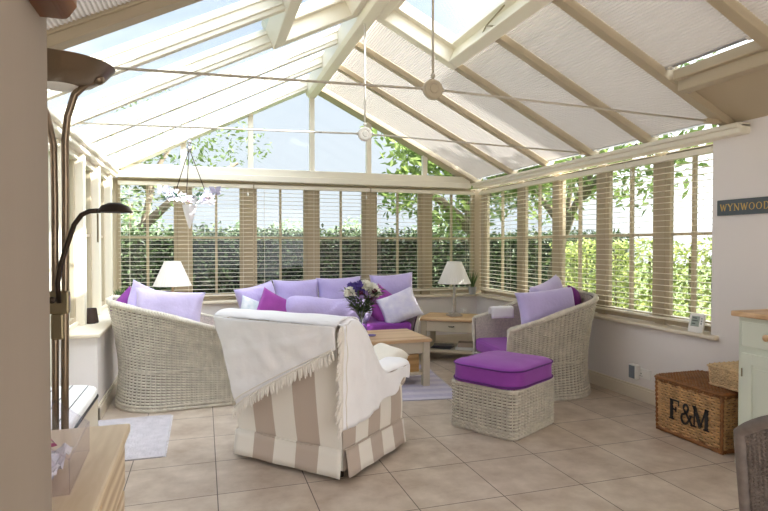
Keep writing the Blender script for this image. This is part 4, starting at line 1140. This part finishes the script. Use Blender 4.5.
b = MB(); b.box(-.034, .034, -.054, -.05, -.055, .055); b.build('grille', M['plastic_grey'], pg, bevel=.003)
pg2 = thing('corner_plug', 'white plug in a socket on the low wall behind the corner lamp table', 'plug', (3.42, 7.102, .44), 0)
b = MB(); b.box(-.045, .045, -.01, 0, -.045, .045); b.build('plate', M['plastic_white'], pg2, bevel=.004)
b = MB(); b.box(-.028, .028, -.055, -.01, -.028, .028); b.build('plug', M['plastic_white'], pg2, bevel=.008)

# stroke lettering
def strokes(b, segs, ox, oz, sc, dep, fr):
    """segs: list of (polyline, width); fr maps (x, z, d) to a point"""
    for pl, wd in segs:
        P = [Vector((ox+x*sc, oz+z*sc)) for x, z in pl]; n = len(P); wds = wd if isinstance(wd, (list, tuple)) else [wd]*n
        L = []; Rr = []
        for i in range(n):
            t = (P[min(i+1, n-1)]-P[max(i-1, 0)]); t.normalize(); nn = Vector((-t.y, t.x))*wds[i]*sc/2
            L.append(P[i]+nn); Rr.append(P[i]-nn)
        vs = [fr(q.x, q.y, 0) for q in L]+[fr(q.x, q.y, 0) for q in Rr]+[fr(q.x, q.y, dep) for q in L]+[fr(q.x, q.y, dep) for q in Rr]
        fs = []
        for i in range(n-1):
            fs += [(2*n+i, 2*n+i+1, 3*n+i+1, 3*n+i), (i, n+i, n+i+1, i+1), (i, i+1, 2*n+i+1, 2*n+i), (n+i, 3*n+i, 3*n+i+1, n+i+1)]
        fs += [(0, 2*n, 3*n, n), (n-1, 2*n-1, 4*n-1, 3*n-1)]
        b.add(vs, fs)
def arc(cx, cz, rx, rz, a0, a1, n=14): return [(cx+rx*math.cos(R(a0+(a1-a0)*i/n)), cz+rz*math.sin(R(a0+(a1-a0)*i/n))) for i in range(n+1)]
tk, tn_ = .15, .07
def serif(x, z, w=.26): return ([(x-w/2, z), (x+w/2, z)], .06)
GL = {
 'W': (1.15, [([(.08, 1), (.36, 0)], tk), ([(.36, 0), (.58, .95)], tn_), ([(.58, .95), (.80, 0)], tk), ([(.80, 0), (1.07, 1)], tn_), serif(.08, 1), serif(1.07, 1)]),
 'Y': (.85, [([(.08, 1), (.42, .5)], tk), ([(.42, .5), (.77, 1)], tn_), ([(.42, .52), (.42, 0)], tk), serif(.08, 1), serif(.77, 1), serif(.42, 0)]),
 'N': (.95, [([(.14, 0), (.14, 1)], tn_), ([(.12, 1), (.80, 0)], tk), ([(.81, 0), (.81, 1)], tn_), serif(.12, 1), serif(.14, 0), serif(.81, 1)]),
 'O': (.95, [(arc(.46, .5, .38, .48, 0, 360, 28), [.15-.08*abs(math.sin(2*PI*i/28)) for i in range(29)])]),
 'D': (.90, [([(.16, 0), (.16, 1)], tk), ([(.06, 1), (.36, 1)]+arc(.36, .5, .42, .5, 90, -90, 18)+[(.06, 0)], [.06, .06]+[.07+.09*math.sin(PI*i/18) for i in range(19)]+[.06])]),
 'F': (.80, [([(.18, 0), (.18, 1)], .22), ([(.04, .965), (.72, .965)], .08), ([(.70, 1), (.70, .74)], .07), ([(.18, .52), (.52, .52)], .08), ([(.50, .40), (.50, .66)], .07), serif(.18, .03, .40)]),
 '&': (1.0, [([(.92, .0), (.28, .70)]+arc(.42, .80, .17, .18, 200, -20, 12)+[(.50, .60), (.24, .46)]+arc(.34, .25, .26, .25, 130, 330, 14)+[(.72, .28), (.80, .46)], .12), ([(.68, .47), (.96, .47)], .06), ([(.78, .02), (1.04, .02)], .06)]),
 'M': (1.15, [([(.14, 0), (.16, 1)], .08), ([(.14, 1), (.56, .08)], .22), ([(.56, .06), (.94, 1)], .08), ([(.97, 0), (.97, 1)], .22), serif(.12, .97, .24), serif(.14, .03, .28), serif(.97, .03, .38), serif(1.02, .97, .24)]),
}
sg = thing('slate_sign', 'grey slate sign with gold lettering on the plastered wall', 'sign', (3.62, 3.225, 1.565))
b = MB(); b.box(-.018, 0, -.78, 0, 0, .112); b.build('board', M['slate'], sg, bevel=.004)
b = MB(); x = .028
for ch in 'WYNWOOD':
    w_, sg_ = GL[ch]; strokes(b, sg_, x, .032, .048, .002, lambda px, pz, dd: Vector((-.018-dd, -px, pz))); x += w_*.048+.008
b.build('lettering', M['gold'], sg)

# hamper
hm = thing('wicker_hamper', 'brown wicker hamper with black letters by the cabinet', 'hamper', (3.385, 3.06, 0), 0)
hxx, hyy, hh = .205, .268, .375
Sh, tot = rectS(hxx, hyy, .02, hh, .008)
b = MB(); ns = 38; weave(b, Sh, ns, 18, .008, .0088, v0=.05, v1=.97); stakes(b, Sh, ns, .007, nv=3); b.build('woven_sides', M['hamper'], hm, smooth=True)
b = MB(); b.grid(lambda u, v: Sh(u, v)[0]-Sh(u, v)[1]*.014, 60, 2); b.box(-hxx+.02, hxx-.02, -hyy+.02, hyy-.02, .004, .01); b.build('gap_shade_liner', M['hamper_in'], hm)
b = MB(); n = 150
for z, r_ in ((.016, .017), (.362, .013)): braid(b, [Sh(i/n, 0)[0]+Sh(i/n, 0)[1]*.004+Vector((0, 0, z)) for i in range(n)], r_, True, turns=46)
for u in (0.0,): pass
for cx, cy in ((-1, -1), (-1, 1), (1, -1), (1, 1)): braid(b, [Vector((cx*(hxx+.002+.006*v), cy*(hyy+.002+.006*v), v*hh)) for v in [i/12 for i in range(13)]], .013, False, turns=8)
b.build('rim_braid', M['hamper_dk'], hm, smooth=True)
b = MB()
def lidS(u, v): return Vector((-(hxx+.012)+2*(hxx+.012)*v, -(hyy+.012)+2*(hyy+.012)*u, hh+.016+.018*math.sin(PI*u)*math.sin(PI*v))), Vector((0, 0, 1))
weave(b, lidS, 40, 34, .005, .0068, closed=False, per=2); b.grid(lambda u, v: lidS(u, v)[0]-Vector((0, 0, .010)), 10, 10)
n = 110; braid(b, [Sh(i/n, 1)[0]+Sh(i/n, 1)[1]*.012+Vector((0, 0, .012)) for i in range(n)], .016, True, turns=46)
b.build('lid', M['hamper_dk'], hm, smooth=True)
b = MB(); fx = -hxx-.017
y = .145; sc2 = .155
for ch, adv, s_ in (('F', .098, 1.0), ('&', .10, .95), ('M', .15, 1.0)):
    strokes(b, GL[ch][1], 0, 0, sc2*s_*.92, .004, lambda px, pz, dd: Vector((fx-dd, y-px*.82, .118+pz*1.0))); y -= adv
b.build('lettering', M['black'], hm)
# small basket on the hamper
bk = thing('straw_basket', 'small straw wicker basket on top of the hamper', 'basket', (3.42, 2.815, .410))
Sb, tot = rectS(.165, .145, .015, .125, .012)
b = MB(); weave(b, Sb, 26, 9, .005, .0058, v0=.05, v1=.95); stakes(b, Sb, 26*2, .0045, nv=2); b.build('woven_sides', M['basket'], bk, smooth=True)
b = MB(); b.grid(lambda u, v: Sb(u, v)[0]-Sb(u, v)[1]*.012, 40, 2); b.box(-.15, .15, -.13, .13, .002, .008); b.build('gap_shade_liner', M['basket_in'], bk)
b = MB(); n = 90
for v, r_ in ((.04, .008), (1.0, .010)): braid(b, [Sb(i/n, v)[0]+Vector((0, 0, .002)) for i in range(n)], r_, True, turns=40)
b.build('rim_braid', M['basket'], bk, smooth=True)
b = MB(); lS = lambda u, v: (Vector((-.17+.34*v, -.15+.30*u, .136)), Vector((0, 0, 1)))
weave(b, lS, 18, 16, .004, .006, closed=False); b.grid(lambda u, v: lS(u, v)[0]-Vector((0, 0, .008)), 1, 1); b.build('lid', M['basket'], bk, smooth=True)

# cabinet
cbn = thing('sage_cabinet', 'sage painted cabinet with oak worktop beside the hamper', 'cabinet', (3.375, 2.08, 0))
b = MB(); b.box(-.275, .24, -.62, .59, .915, .947); b.build('worktop', M['oak'], cbn, bevel=.006)
b = MB(); b.box(-.235, .235, -.58, .565, .0, .915); b.build('carcass', M['sage'], cbn, bevel=.003)
b = MB(); b.box(-.247, -.235, -.59, .575, 0, .10); b.box(-.247, .235, .565, .575, 0, .10); b.build('plinth', M['sage'], cbn, bevel=.003)
for k, (y0, y1) in enumerate(((.185, .535), (-.185, .165), (-.555, -.205))):
    b = MB(); b.box(-.245, -.235, y0, y1, .735, .885); dd = b.build('drawer', M['sage'], cbn, bevel=.003)
    b = MB(); frame_rect(b, 'X', -.2475, -.245, y0-.006, y1+.006, .729, .891, .005); b.build('drawer_beading', M['sage'], dd)
    yk = (y0+y1)/2
    b = MB(); bb = MB(); bb.lathe([(.008, 0), (.008, .012), (.019, .020), (.021, .030), (.014, .038), (.001, .040)], 16, close=False); b.add([(-.245-z, x+yk, yy+.81) for x, yy, z in bb.v], bb.f); b.build('knob', M['oak'], dd, smooth=True)
    b = MB(); frame_rect(b, 'X', -.247, -.235, y0, y1, .13, .695, .065); b.box(-.238, -.235, y0+.065, y1-.065, .195, .63)
    b.box(-.243, -.235, y0+.085, y1-.085, .215, .61); do = b.build('door', M['sage'], cbn, bevel=.003)
    b = MB(); b.tube([(-.249, y1-.004, .55), (-.249, y1-.004, .60)], .004, 8); b.build('hinge', M['brass'], do)
    b = MB(); b.sphere((-.262, y0+.04, .5), .017, 12, 8); b.build('knob', M['oak'], do, smooth=True)

# dark wicker dining chair, only its back's corner in the frame
dc = thing('grey_dining_chair', 'dark grey woven dining chair at the edge of the frame', 'chair', (1.985, 1.31, 0), R(0))
dc.rotation_euler = (0, 0, R(-62))
def Bk(u, v):
    a = (u*2-1); x = a*(.22+.012*v); z = .40+v*(.42-.09*abs(a)**2.5)
    y = -.20-.06*v+.05*a*a
    return Vector((x, y, z)), Vector((a*-.3, -1, 0)).normalized()
b = MB(); weave(b, Bk, 34, 56, .004, .0048, closed=False); stakes(b, Bk, 34, .006, closed=False, nv=6); b.grid(lambda u, v: Bk(u, v)[0]-Bk(u, v)[1]*.008, 24, 10)
b.build('backrest', M['dark_wicker'], dc, smooth=True)
b = MB(); P = [Bk(0, v/10)[0] for v in range(11)]+[Bk(u/20, 1)[0] for u in range(1, 20)]+[Bk(1, 1-v/10)[0] for v in range(11)]
b.tube(P, .020, 10); b.build('back_frame', M['dark_wicker'], dc, smooth=True)
b = MB(); b.box(-.23, .23, -.21, .23, .40, .45); b.build('seat', M['dark_wicker'], dc, bevel=.02)
for x in (-.2, .2):
    for y in (-.18, .2):
        b = MB(); b.tube([(x, y, .40), (x*1.05, y*1.08, 0)], [.02, .015], 10); b.build('leg', M['oak_dark'], dc, smooth=True)

# ------------------------------------------------------------------ hanging ornament
hg = thing('hanging_flower_mobile', 'hanging ring of pearly flowers and butterflies on the pale tie rod', 'hanging ornament', (-.10, 4.60, 1.71))
b = MB(); b.tube([(0, 0, .515), (.011, 0, .53), (0, 0, .546), (-.011, 0, .53)], .003, 6, closed=True)
b.tube([(0, 0, .515), (0, 0, .38)], .006, 8); b.sphere((0, 0, .43), .018, 10, 8); b.sphere((0, 0, .38), .022, 10, 8); b.build('hanger', M['chrome'], hg, smooth=True)
b = MB()
for k in range(3):
    a = 2*PI*k/3+.4; b.tube([(0, 0, .38), (.15*math.cos(a), .15*math.sin(a), .0)], .0034, 5)
b.build('chain', M['dark_metal'], hg)
b = MB(); b.tube([(.15*math.cos(2*PI*i/36), .15*math.sin(2*PI*i/36), 0) for i in range(36)], .008, 8, closed=True); b.build('ring', M['cryst_v'], hg, smooth=True)
def petals(nm, m, c, r, nl, flat=.5):
    b = MB()
    for k in range(nl):
        a = 2*PI*k/nl; d = Vector((math.cos(a), math.sin(a), flat)); leafquad(b, Vector((0, 0, 0)), d, Vector((0, 0, 1)), r, r*.7)
        leafquad(b, Vector((0, 0, .004)), Vector((math.cos(a+.4), math.sin(a+.4), flat*2)), Vector((0, 0, 1)), r*.7, r*.5)
    b.sphere((0, 0, .006), r*.18, 8, 6); o = b.build(nm, m, hg, solid=.002); o.location = c; o.rotation_euler = (rnd.uniform(.6, 1.4), 0, rnd.uniform(-.8, .8))
for k in range(9):
    a = 2*PI*k/9+.2; petals('flower', M[('cryst_w', 'cryst_w', 'cryst_p')[k % 3]], (.155*math.cos(a), .155*math.sin(a), rnd.uniform(-.03, .01)), .05, 7)
b = MB()
for k in range(60):
    a = rnd.uniform(0, 2*PI); d = Vector((math.cos(a), math.sin(a), rnd.uniform(-.6, 1.0))); leafquad(b, Vector((.15*math.cos(a), .15*math.sin(a), 0)), d, Vector((0, 0, 1)), rnd.uniform(.04, .07), .022)
b.build('leaves', M['cryst_g'], hg, solid=.0015)
for c, rz in (((-.19, -.03, .05), .5), ((.19, -.05, .05), -.4), ((.15, .05, .03), .2), ((-.11, -.1, .02), .9)):
    b = MB()
    for s in (-1, 1):
        leafquad(b, Vector((0, 0, 0)), Vector((s*.9, 0, .8)), Vector((0, 1, 0)), .065, .045); leafquad(b, Vector((0, 0, 0)), Vector((s*.9, 0, -.35)), Vector((0, 1, 0)), .045, .035)
    b.tube([(0, 0, -.02), (0, 0, .025)], .003, 5); o = b.build('butterfly', M['cryst_v'], hg, solid=.0015); o.location = c; o.rotation_euler = (.2, 0, rz)
b = MB(); b.lathe([(.055, -.05), (.05, -.07), (.035, -.13), (.014, -.205), (.002, -.235)], 8); b.build('glass_drop', M['cryst_w'], hg)
b = MB(); 
for k in range(3):
    a = 2*PI*k/3; b.tube([(.15*math.cos(a), .15*math.sin(a), 0), (.05*math.cos(a), .05*math.sin(a), -.05)], .002, 5)
b.build('drop_wire', M['chrome'], hg)

# ------------------------------------------------------------------ garden
def leafcloud(b, pts, size, n_jit=1.0, asp=.5):
    for c in pts:
        d = Vector((rnd.gauss(0, 1), rnd.gauss(0, 1), rnd.gauss(-.1, .7)))
        if d.length < 1e-3: d = Vector((0, 0, 1))
        l = size*rnd.uniform(.6, 1.3)
        leafquad(b, c, d, Vector((rnd.gauss(0, .7), rnd.gauss(0, .7), 1)), l, l*asp)
def hedge(label, x0, x1, y0, y1, h, n, size, m, name='hedge', core=True):
    t = thing(name, label, 'hedge', ((x0+x1)/2, (y0+y1)/2, -.14)); hx, hy = (x1-x0)/2, (y1-y0)/2; h += .14
    if core: b = MB(); b.box(-hx+.1, hx-.1, -hy+.1, hy-.1, 0, h-.10); b.build('hedge_core', M['hedge_core'], t)
    else:
        b = MB()
        for k in range(18): y = -hy+2*hy*(k+.5)/18; b.tube([(0, y, 0), (.03, y+.05, h*.5), (-.02, y, h*.85)], .02, 5)
        b.build('stems', M['bark'], t)
    b = MB(); pts = []
    ax_, ay, at = 2*hy*h, 2*hx*h, 4*hx*hy
    for i in range(n):
        r = rnd.random()*(ax_+ay+at)
        e = .09*rnd.gauss(0, 1)
        if not core: p = Vector((rnd.uniform(-hx, hx), rnd.uniform(-hy, hy), rnd.uniform(0, h)))
        elif r < ax_: p = Vector((-hx+e, rnd.uniform(-hy, hy), rnd.uniform(0, h)))
        elif r < ax_+ay: p = Vector((rnd.uniform(-hx, hx), -hy+e, rnd.uniform(0, h)))
        else: p = Vector((rnd.uniform(-hx, hx), rnd.uniform(-hy, hy), h-.02+e*.8))
        bump = .08*noise.noise(p*1.3); pts.append(p+Vector((0, -abs(bump) if hx > hy else 0, bump)))
    leafcloud(b, pts, size); o = b.build('foliage', m, t); return t
hedge('clipped dark green hedge behind the gable windows', -7, 9.5, 10.7, 11.7, 1.55, 26000, .10, M['leaf_hedge'])
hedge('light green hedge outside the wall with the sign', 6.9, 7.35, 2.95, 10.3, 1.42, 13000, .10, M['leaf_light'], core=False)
hedge('green hedge outside the deep sill windows', -6.6, -5.6, 1, 10.2, 1.6, 7000, .11, M['leaf_hedge'])
def tree(label, base, trunk_pts, blobs, n, size, m, tr=.12, name='garden_tree', asp=.45):
    t = thing(name, label, 'tree', base); b = MB()
    for pl in trunk_pts:
        k = len(pl); b.tube(pl[0] if isinstance(pl[0][0], (tuple, list)) else pl, [tr*(1-.75*i/(k-1)) for i in range(k)] if tr else .05, 8)
    b.build('trunk', M['bark'], t, smooth=True)
    b = MB(); pts = []; W = [r[0]**1.0*r[1]*r[2] for _, r in blobs]; tot = sum(W)
    for (c, r), w in zip(blobs, W):
        for i in range(int(n*w/tot)):
            d = Vector((rnd.gauss(0, 1), rnd.gauss(0, 1), rnd.gauss(0, 1))).normalized()*(rnd.random()**.45)
            pts.append(Vector(c)+Vector((d.x*r[0], d.y*r[1], d.z*r[2])))
    leafcloud(b, pts, size, asp=asp); b.build('foliage', m, t); return t
# tree behind the gable corner (leans in from the sign wall side)
tree('leafy tree rising above the hedge behind the gable', (4.6, 9.2, -.14), [[(0, 0, 0), (.05, 0, 1.2), (-.1, 0, 2.2), (-.5, .1, 3.2)], [(-.05, 0, 1.8), (-.7, -.1, 2.3), (-1.3, -.1, 2.5)], [(0, 0, 2.0), (.6, 0, 2.8), (1.0, 0, 3.6)], [(-.3, 0, 2.9), (-1.2, 0, 3.3)]],
     [((-.9, 0, 2.9), (.8, .6, .55)), ((-.2, .2, 3.4), (.9, .7, .6)), ((-1.35, -.1, 2.35), (.6, .5, .4)), ((.6, 0, 2.6), (.9, .7, .7)), ((-.4, 0, 2.0), (.8, .6, .35)), ((1.3, 0, 3.2), (.9, .8, .8)), ((-1.5, .1, 3.55), (.5, .4, .4))], 3800, .19, M['leaf_tree'], tr=.12)
tree('dense tree outside the middle of the sign wall', (5.9, 8.5, -.14), [[(0, 0, 0), (-.05, .1, 1.0), (.05, -.2, 2.0), (0, -.5, 3.2)], [(.0, .05, 1.3), (-.1, -.6, 2.1), (-.2, -1.4, 2.9)], [(0, -.1, 1.9), (-.1, .6, 2.5)], [(-.1, -.8, 2.3), (-.1, -2.0, 2.9)]],
     [((0, .5, 2.6), (.8, .9, .8)), ((-.2, -1.0, 2.6), (.7, .9, .7)), ((.1, -.5, 3.4), (1, 1.4, .8)), ((-.1, -2.1, 2.7), (.7, .9, .8)), ((.1, -2.6, 3.3), (.9, 1.0, .7))], 3000, .15, M['leaf_tree'], tr=.10)
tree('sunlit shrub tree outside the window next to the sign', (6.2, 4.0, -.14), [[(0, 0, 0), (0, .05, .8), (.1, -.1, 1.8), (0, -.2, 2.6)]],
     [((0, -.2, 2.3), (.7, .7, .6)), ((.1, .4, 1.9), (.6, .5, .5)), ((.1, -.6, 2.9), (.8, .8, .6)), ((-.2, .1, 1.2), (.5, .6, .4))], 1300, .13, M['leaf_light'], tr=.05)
tree('airy tree behind the gable windows over the deep sill corner', (-1.2, 12.2, -.14), [[(0, 0, 0), (0, 0, 1.6), (.3, 0, 3.0), (.9, 0, 4.0)], [(0, 0, 1.8), (.8, 0, 2.6), (1.9, 0, 3.2)], [(.2, 0, 2.6), (-.6, 0, 3.6)]],
     [((.7, 0, 2.9), (1.2, .6, .6)), ((1.6, 0, 3.6), (1.1, .6, .5)), ((-.3, 0, 2.4), (1.0, .6, .7)), ((.6, 0, 4.3), (1.4, .6, .4)), ((-.2, 0, 3.4), (.9, .6, .5))], 1500, .13, M['leaf_dark'], tr=.10)
tree('unseen tall tree added to shade the sign wall windows', (9.0, 4.6, -.14), [[(0, 0, 0), (.05, 0, 1.6), (0, -.1, 3.2), (.1, -.2, 4.6)]], [((0, -.4, 5.3), (1.2, 1.1, 1.4)), ((0, .5, 5.6), (1.2, 1.3, 1.4)), ((.1, -.2, 4.2), (1.1, 1.4, 1.0))], 5200, .26, M['leaf_tree'], tr=.16)  # tree out of view, added to keep low sun off the sofa
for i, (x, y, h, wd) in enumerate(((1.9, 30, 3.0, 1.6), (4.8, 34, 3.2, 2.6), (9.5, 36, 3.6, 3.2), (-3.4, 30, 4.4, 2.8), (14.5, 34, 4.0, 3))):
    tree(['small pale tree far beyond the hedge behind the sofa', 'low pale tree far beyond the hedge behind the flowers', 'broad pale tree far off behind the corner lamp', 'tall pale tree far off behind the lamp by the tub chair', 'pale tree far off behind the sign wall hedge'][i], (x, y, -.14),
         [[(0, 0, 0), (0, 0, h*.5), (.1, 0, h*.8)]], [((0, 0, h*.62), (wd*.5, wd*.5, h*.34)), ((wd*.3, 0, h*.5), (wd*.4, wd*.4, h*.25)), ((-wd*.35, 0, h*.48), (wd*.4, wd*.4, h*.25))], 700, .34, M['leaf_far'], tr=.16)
# house wing out of view, added and sized to shade the blind covered slope
b = MB(); b.box(3.92, 13, -6, 2.45, -.14, 4.2); b.prism([(3.92, -6, 4.2), (13, -6, 4.2), (8.5, -6, 7.5)], (0, 8.45, 0))
o = struct('wall_shade_wing', b, M['shade_wing'], 'unseen house wing added to shade the blind covered slope', 'house wall')

# ------------------------------------------------------------------ light and camera
SKY_H, SKY_M, SKY_Z, GLOW = (.325, .352, .385, 1), (.29, .332, .392, 1), (.25, .30, .385, 1), 4.8
W = bpy.data.worlds.new('sky'); bpy.context.scene.world = W; W.use_nodes = True; nt = W.node_tree; nt.nodes.clear()
SUN_DIR = Vector((.75, -.32, .54)).normalized()
out = N(nt, 'ShaderNodeOutputWorld'); bg = N(nt, 'ShaderNodeBackground'); tc = N(nt, 'ShaderNodeTexCoord')
sp = N(nt, 'ShaderNodeSeparateXYZ'); nt.links.new(tc.outputs['Generated'], sp.inputs[0])
rp = N(nt, 'ShaderNodeValToRGB'); els = rp.color_ramp.elements
els[0].position = 0.0; els[0].color = (.46, .50, .54, 1)
els[1].position = .5; els[1].color = SKY_H
for p_, c_ in ((.56, SKY_H), (.72, SKY_M), (1.0, SKY_Z)):
    e = els.new(p_); e.color = c_
mr = N(nt, 'ShaderNodeMath', operation='MULTIPLY_ADD'); mr.inputs[1].default_value = .5; mr.inputs[2].default_value = .5
nt.links.new(sp.outputs['Z'], mr.inputs[0]); nt.links.new(mr.outputs[0], rp.inputs['Fac'])
# broad bright haze round the sun
dt = N(nt, 'ShaderNodeVectorMath', operation='DOT_PRODUCT'); dt.inputs[1].default_value = SUN_DIR; nt.links.new(tc.outputs['Generated'], dt.inputs[0])
mp_ = N(nt, 'ShaderNodeMapRange'); mp_.inputs['From Min'].default_value = .15; mp_.inputs['From Max'].default_value = 1.0; nt.links.new(dt.outputs['Value'], mp_.inputs['Value'])
pw = N(nt, 'ShaderNodeMath', operation='POWER'); pw.inputs[1].default_value = 1.6; nt.links.new(mp_.outputs[0], pw.inputs[0])
gl_ = N(nt, 'ShaderNodeMath', operation='MULTIPLY'); gl_.inputs[1].default_value = GLOW; nt.links.new(pw.outputs[0], gl_.inputs[0])
# soft cloud
nz = N(nt, 'ShaderNodeTexNoise'); nz.inputs['Scale'].default_value = 2.2; nz.inputs['Detail'].default_value = 6; nt.links.new(tc.outputs['Generated'], nz.inputs['Vector'])
cr = N(nt, 'ShaderNodeValToRGB'); cr.color_ramp.elements[0].position = .52; cr.color_ramp.elements[1].position = .75; cr.color_ramp.elements[1].color = (.35, .35, .35, 1); nt.links.new(nz.outputs['Fac'], cr.inputs['Fac'])
cm = N(nt, 'ShaderNodeMix', data_type='RGBA'); cm.inputs['B'].default_value = (1.0, 1.0, 1.02, 1); nt.links.new(cr.outputs['Color'], cm.inputs['Factor']); nt.links.new(rp.outputs['Color'], cm.inputs['A'])
ad = N(nt, 'ShaderNodeMix', data_type='RGBA', blend_type='ADD'); ad.inputs['Factor'].default_value = 1
cb_ = N(nt, 'ShaderNodeCombineColor')
for k_, f_ in enumerate((1.0, .985, .965)):
    q_ = N(nt, 'ShaderNodeMath', operation='MULTIPLY'); q_.inputs[1].default_value = f_; nt.links.new(gl_.outputs[0], q_.inputs[0]); nt.links.new(q_.outputs[0], cb_.inputs[k_])
ad.clamp_result = False
nt.links.new(cm.outputs['Result'], ad.inputs['A']); nt.links.new(cb_.outputs[0], ad.inputs['B']); nt.links.new(ad.outputs['Result'], bg.inputs[0])
bg.inputs['Strength'].default_value = 1.0
nt.links.new(bg.outputs[0], out.inputs[0])
sl = bpy.data.lights.new('sun', 'SUN'); sl.energy = 7.0; sl.angle = R(.6); sl.color = (1, .955, .88)
so_ = bpy.data.objects.new('sun', sl); C.objects.link(so_); so_.rotation_euler = SUN_DIR.to_track_quat('Z', 'Y').to_euler(); so_.location = (8, -4, 9)

cam = bpy.data.cameras.new('camera'); co = bpy.data.objects.new('camera', cam); C.objects.link(co)
cam.sensor_width = 36; cam.lens = 565.4*36/768; cam.clip_start = .05; cam.clip_end = 300
co.location = (0, 0, 1.35); co.rotation_euler = (R(90-1.048), 0, R(-17.709))
S_ = bpy.context.scene; S_.camera = co
S_.view_settings.view_transform = 'Standard'; S_.view_settings.look = 'None'; S_.view_settings.gamma = 1; S_.view_settings.use_curve_mapping = False
S_.view_settings.exposure = 1.46
S_.cycles.max_bounces = 10; S_.cycles.diffuse_bounces = 5; S_.cycles.transparent_max_bounces = 24; S_.cycles.caustics_reflective = False; S_.cycles.caustics_refractive = False
S_.cycles.sample_clamp_indirect = 6
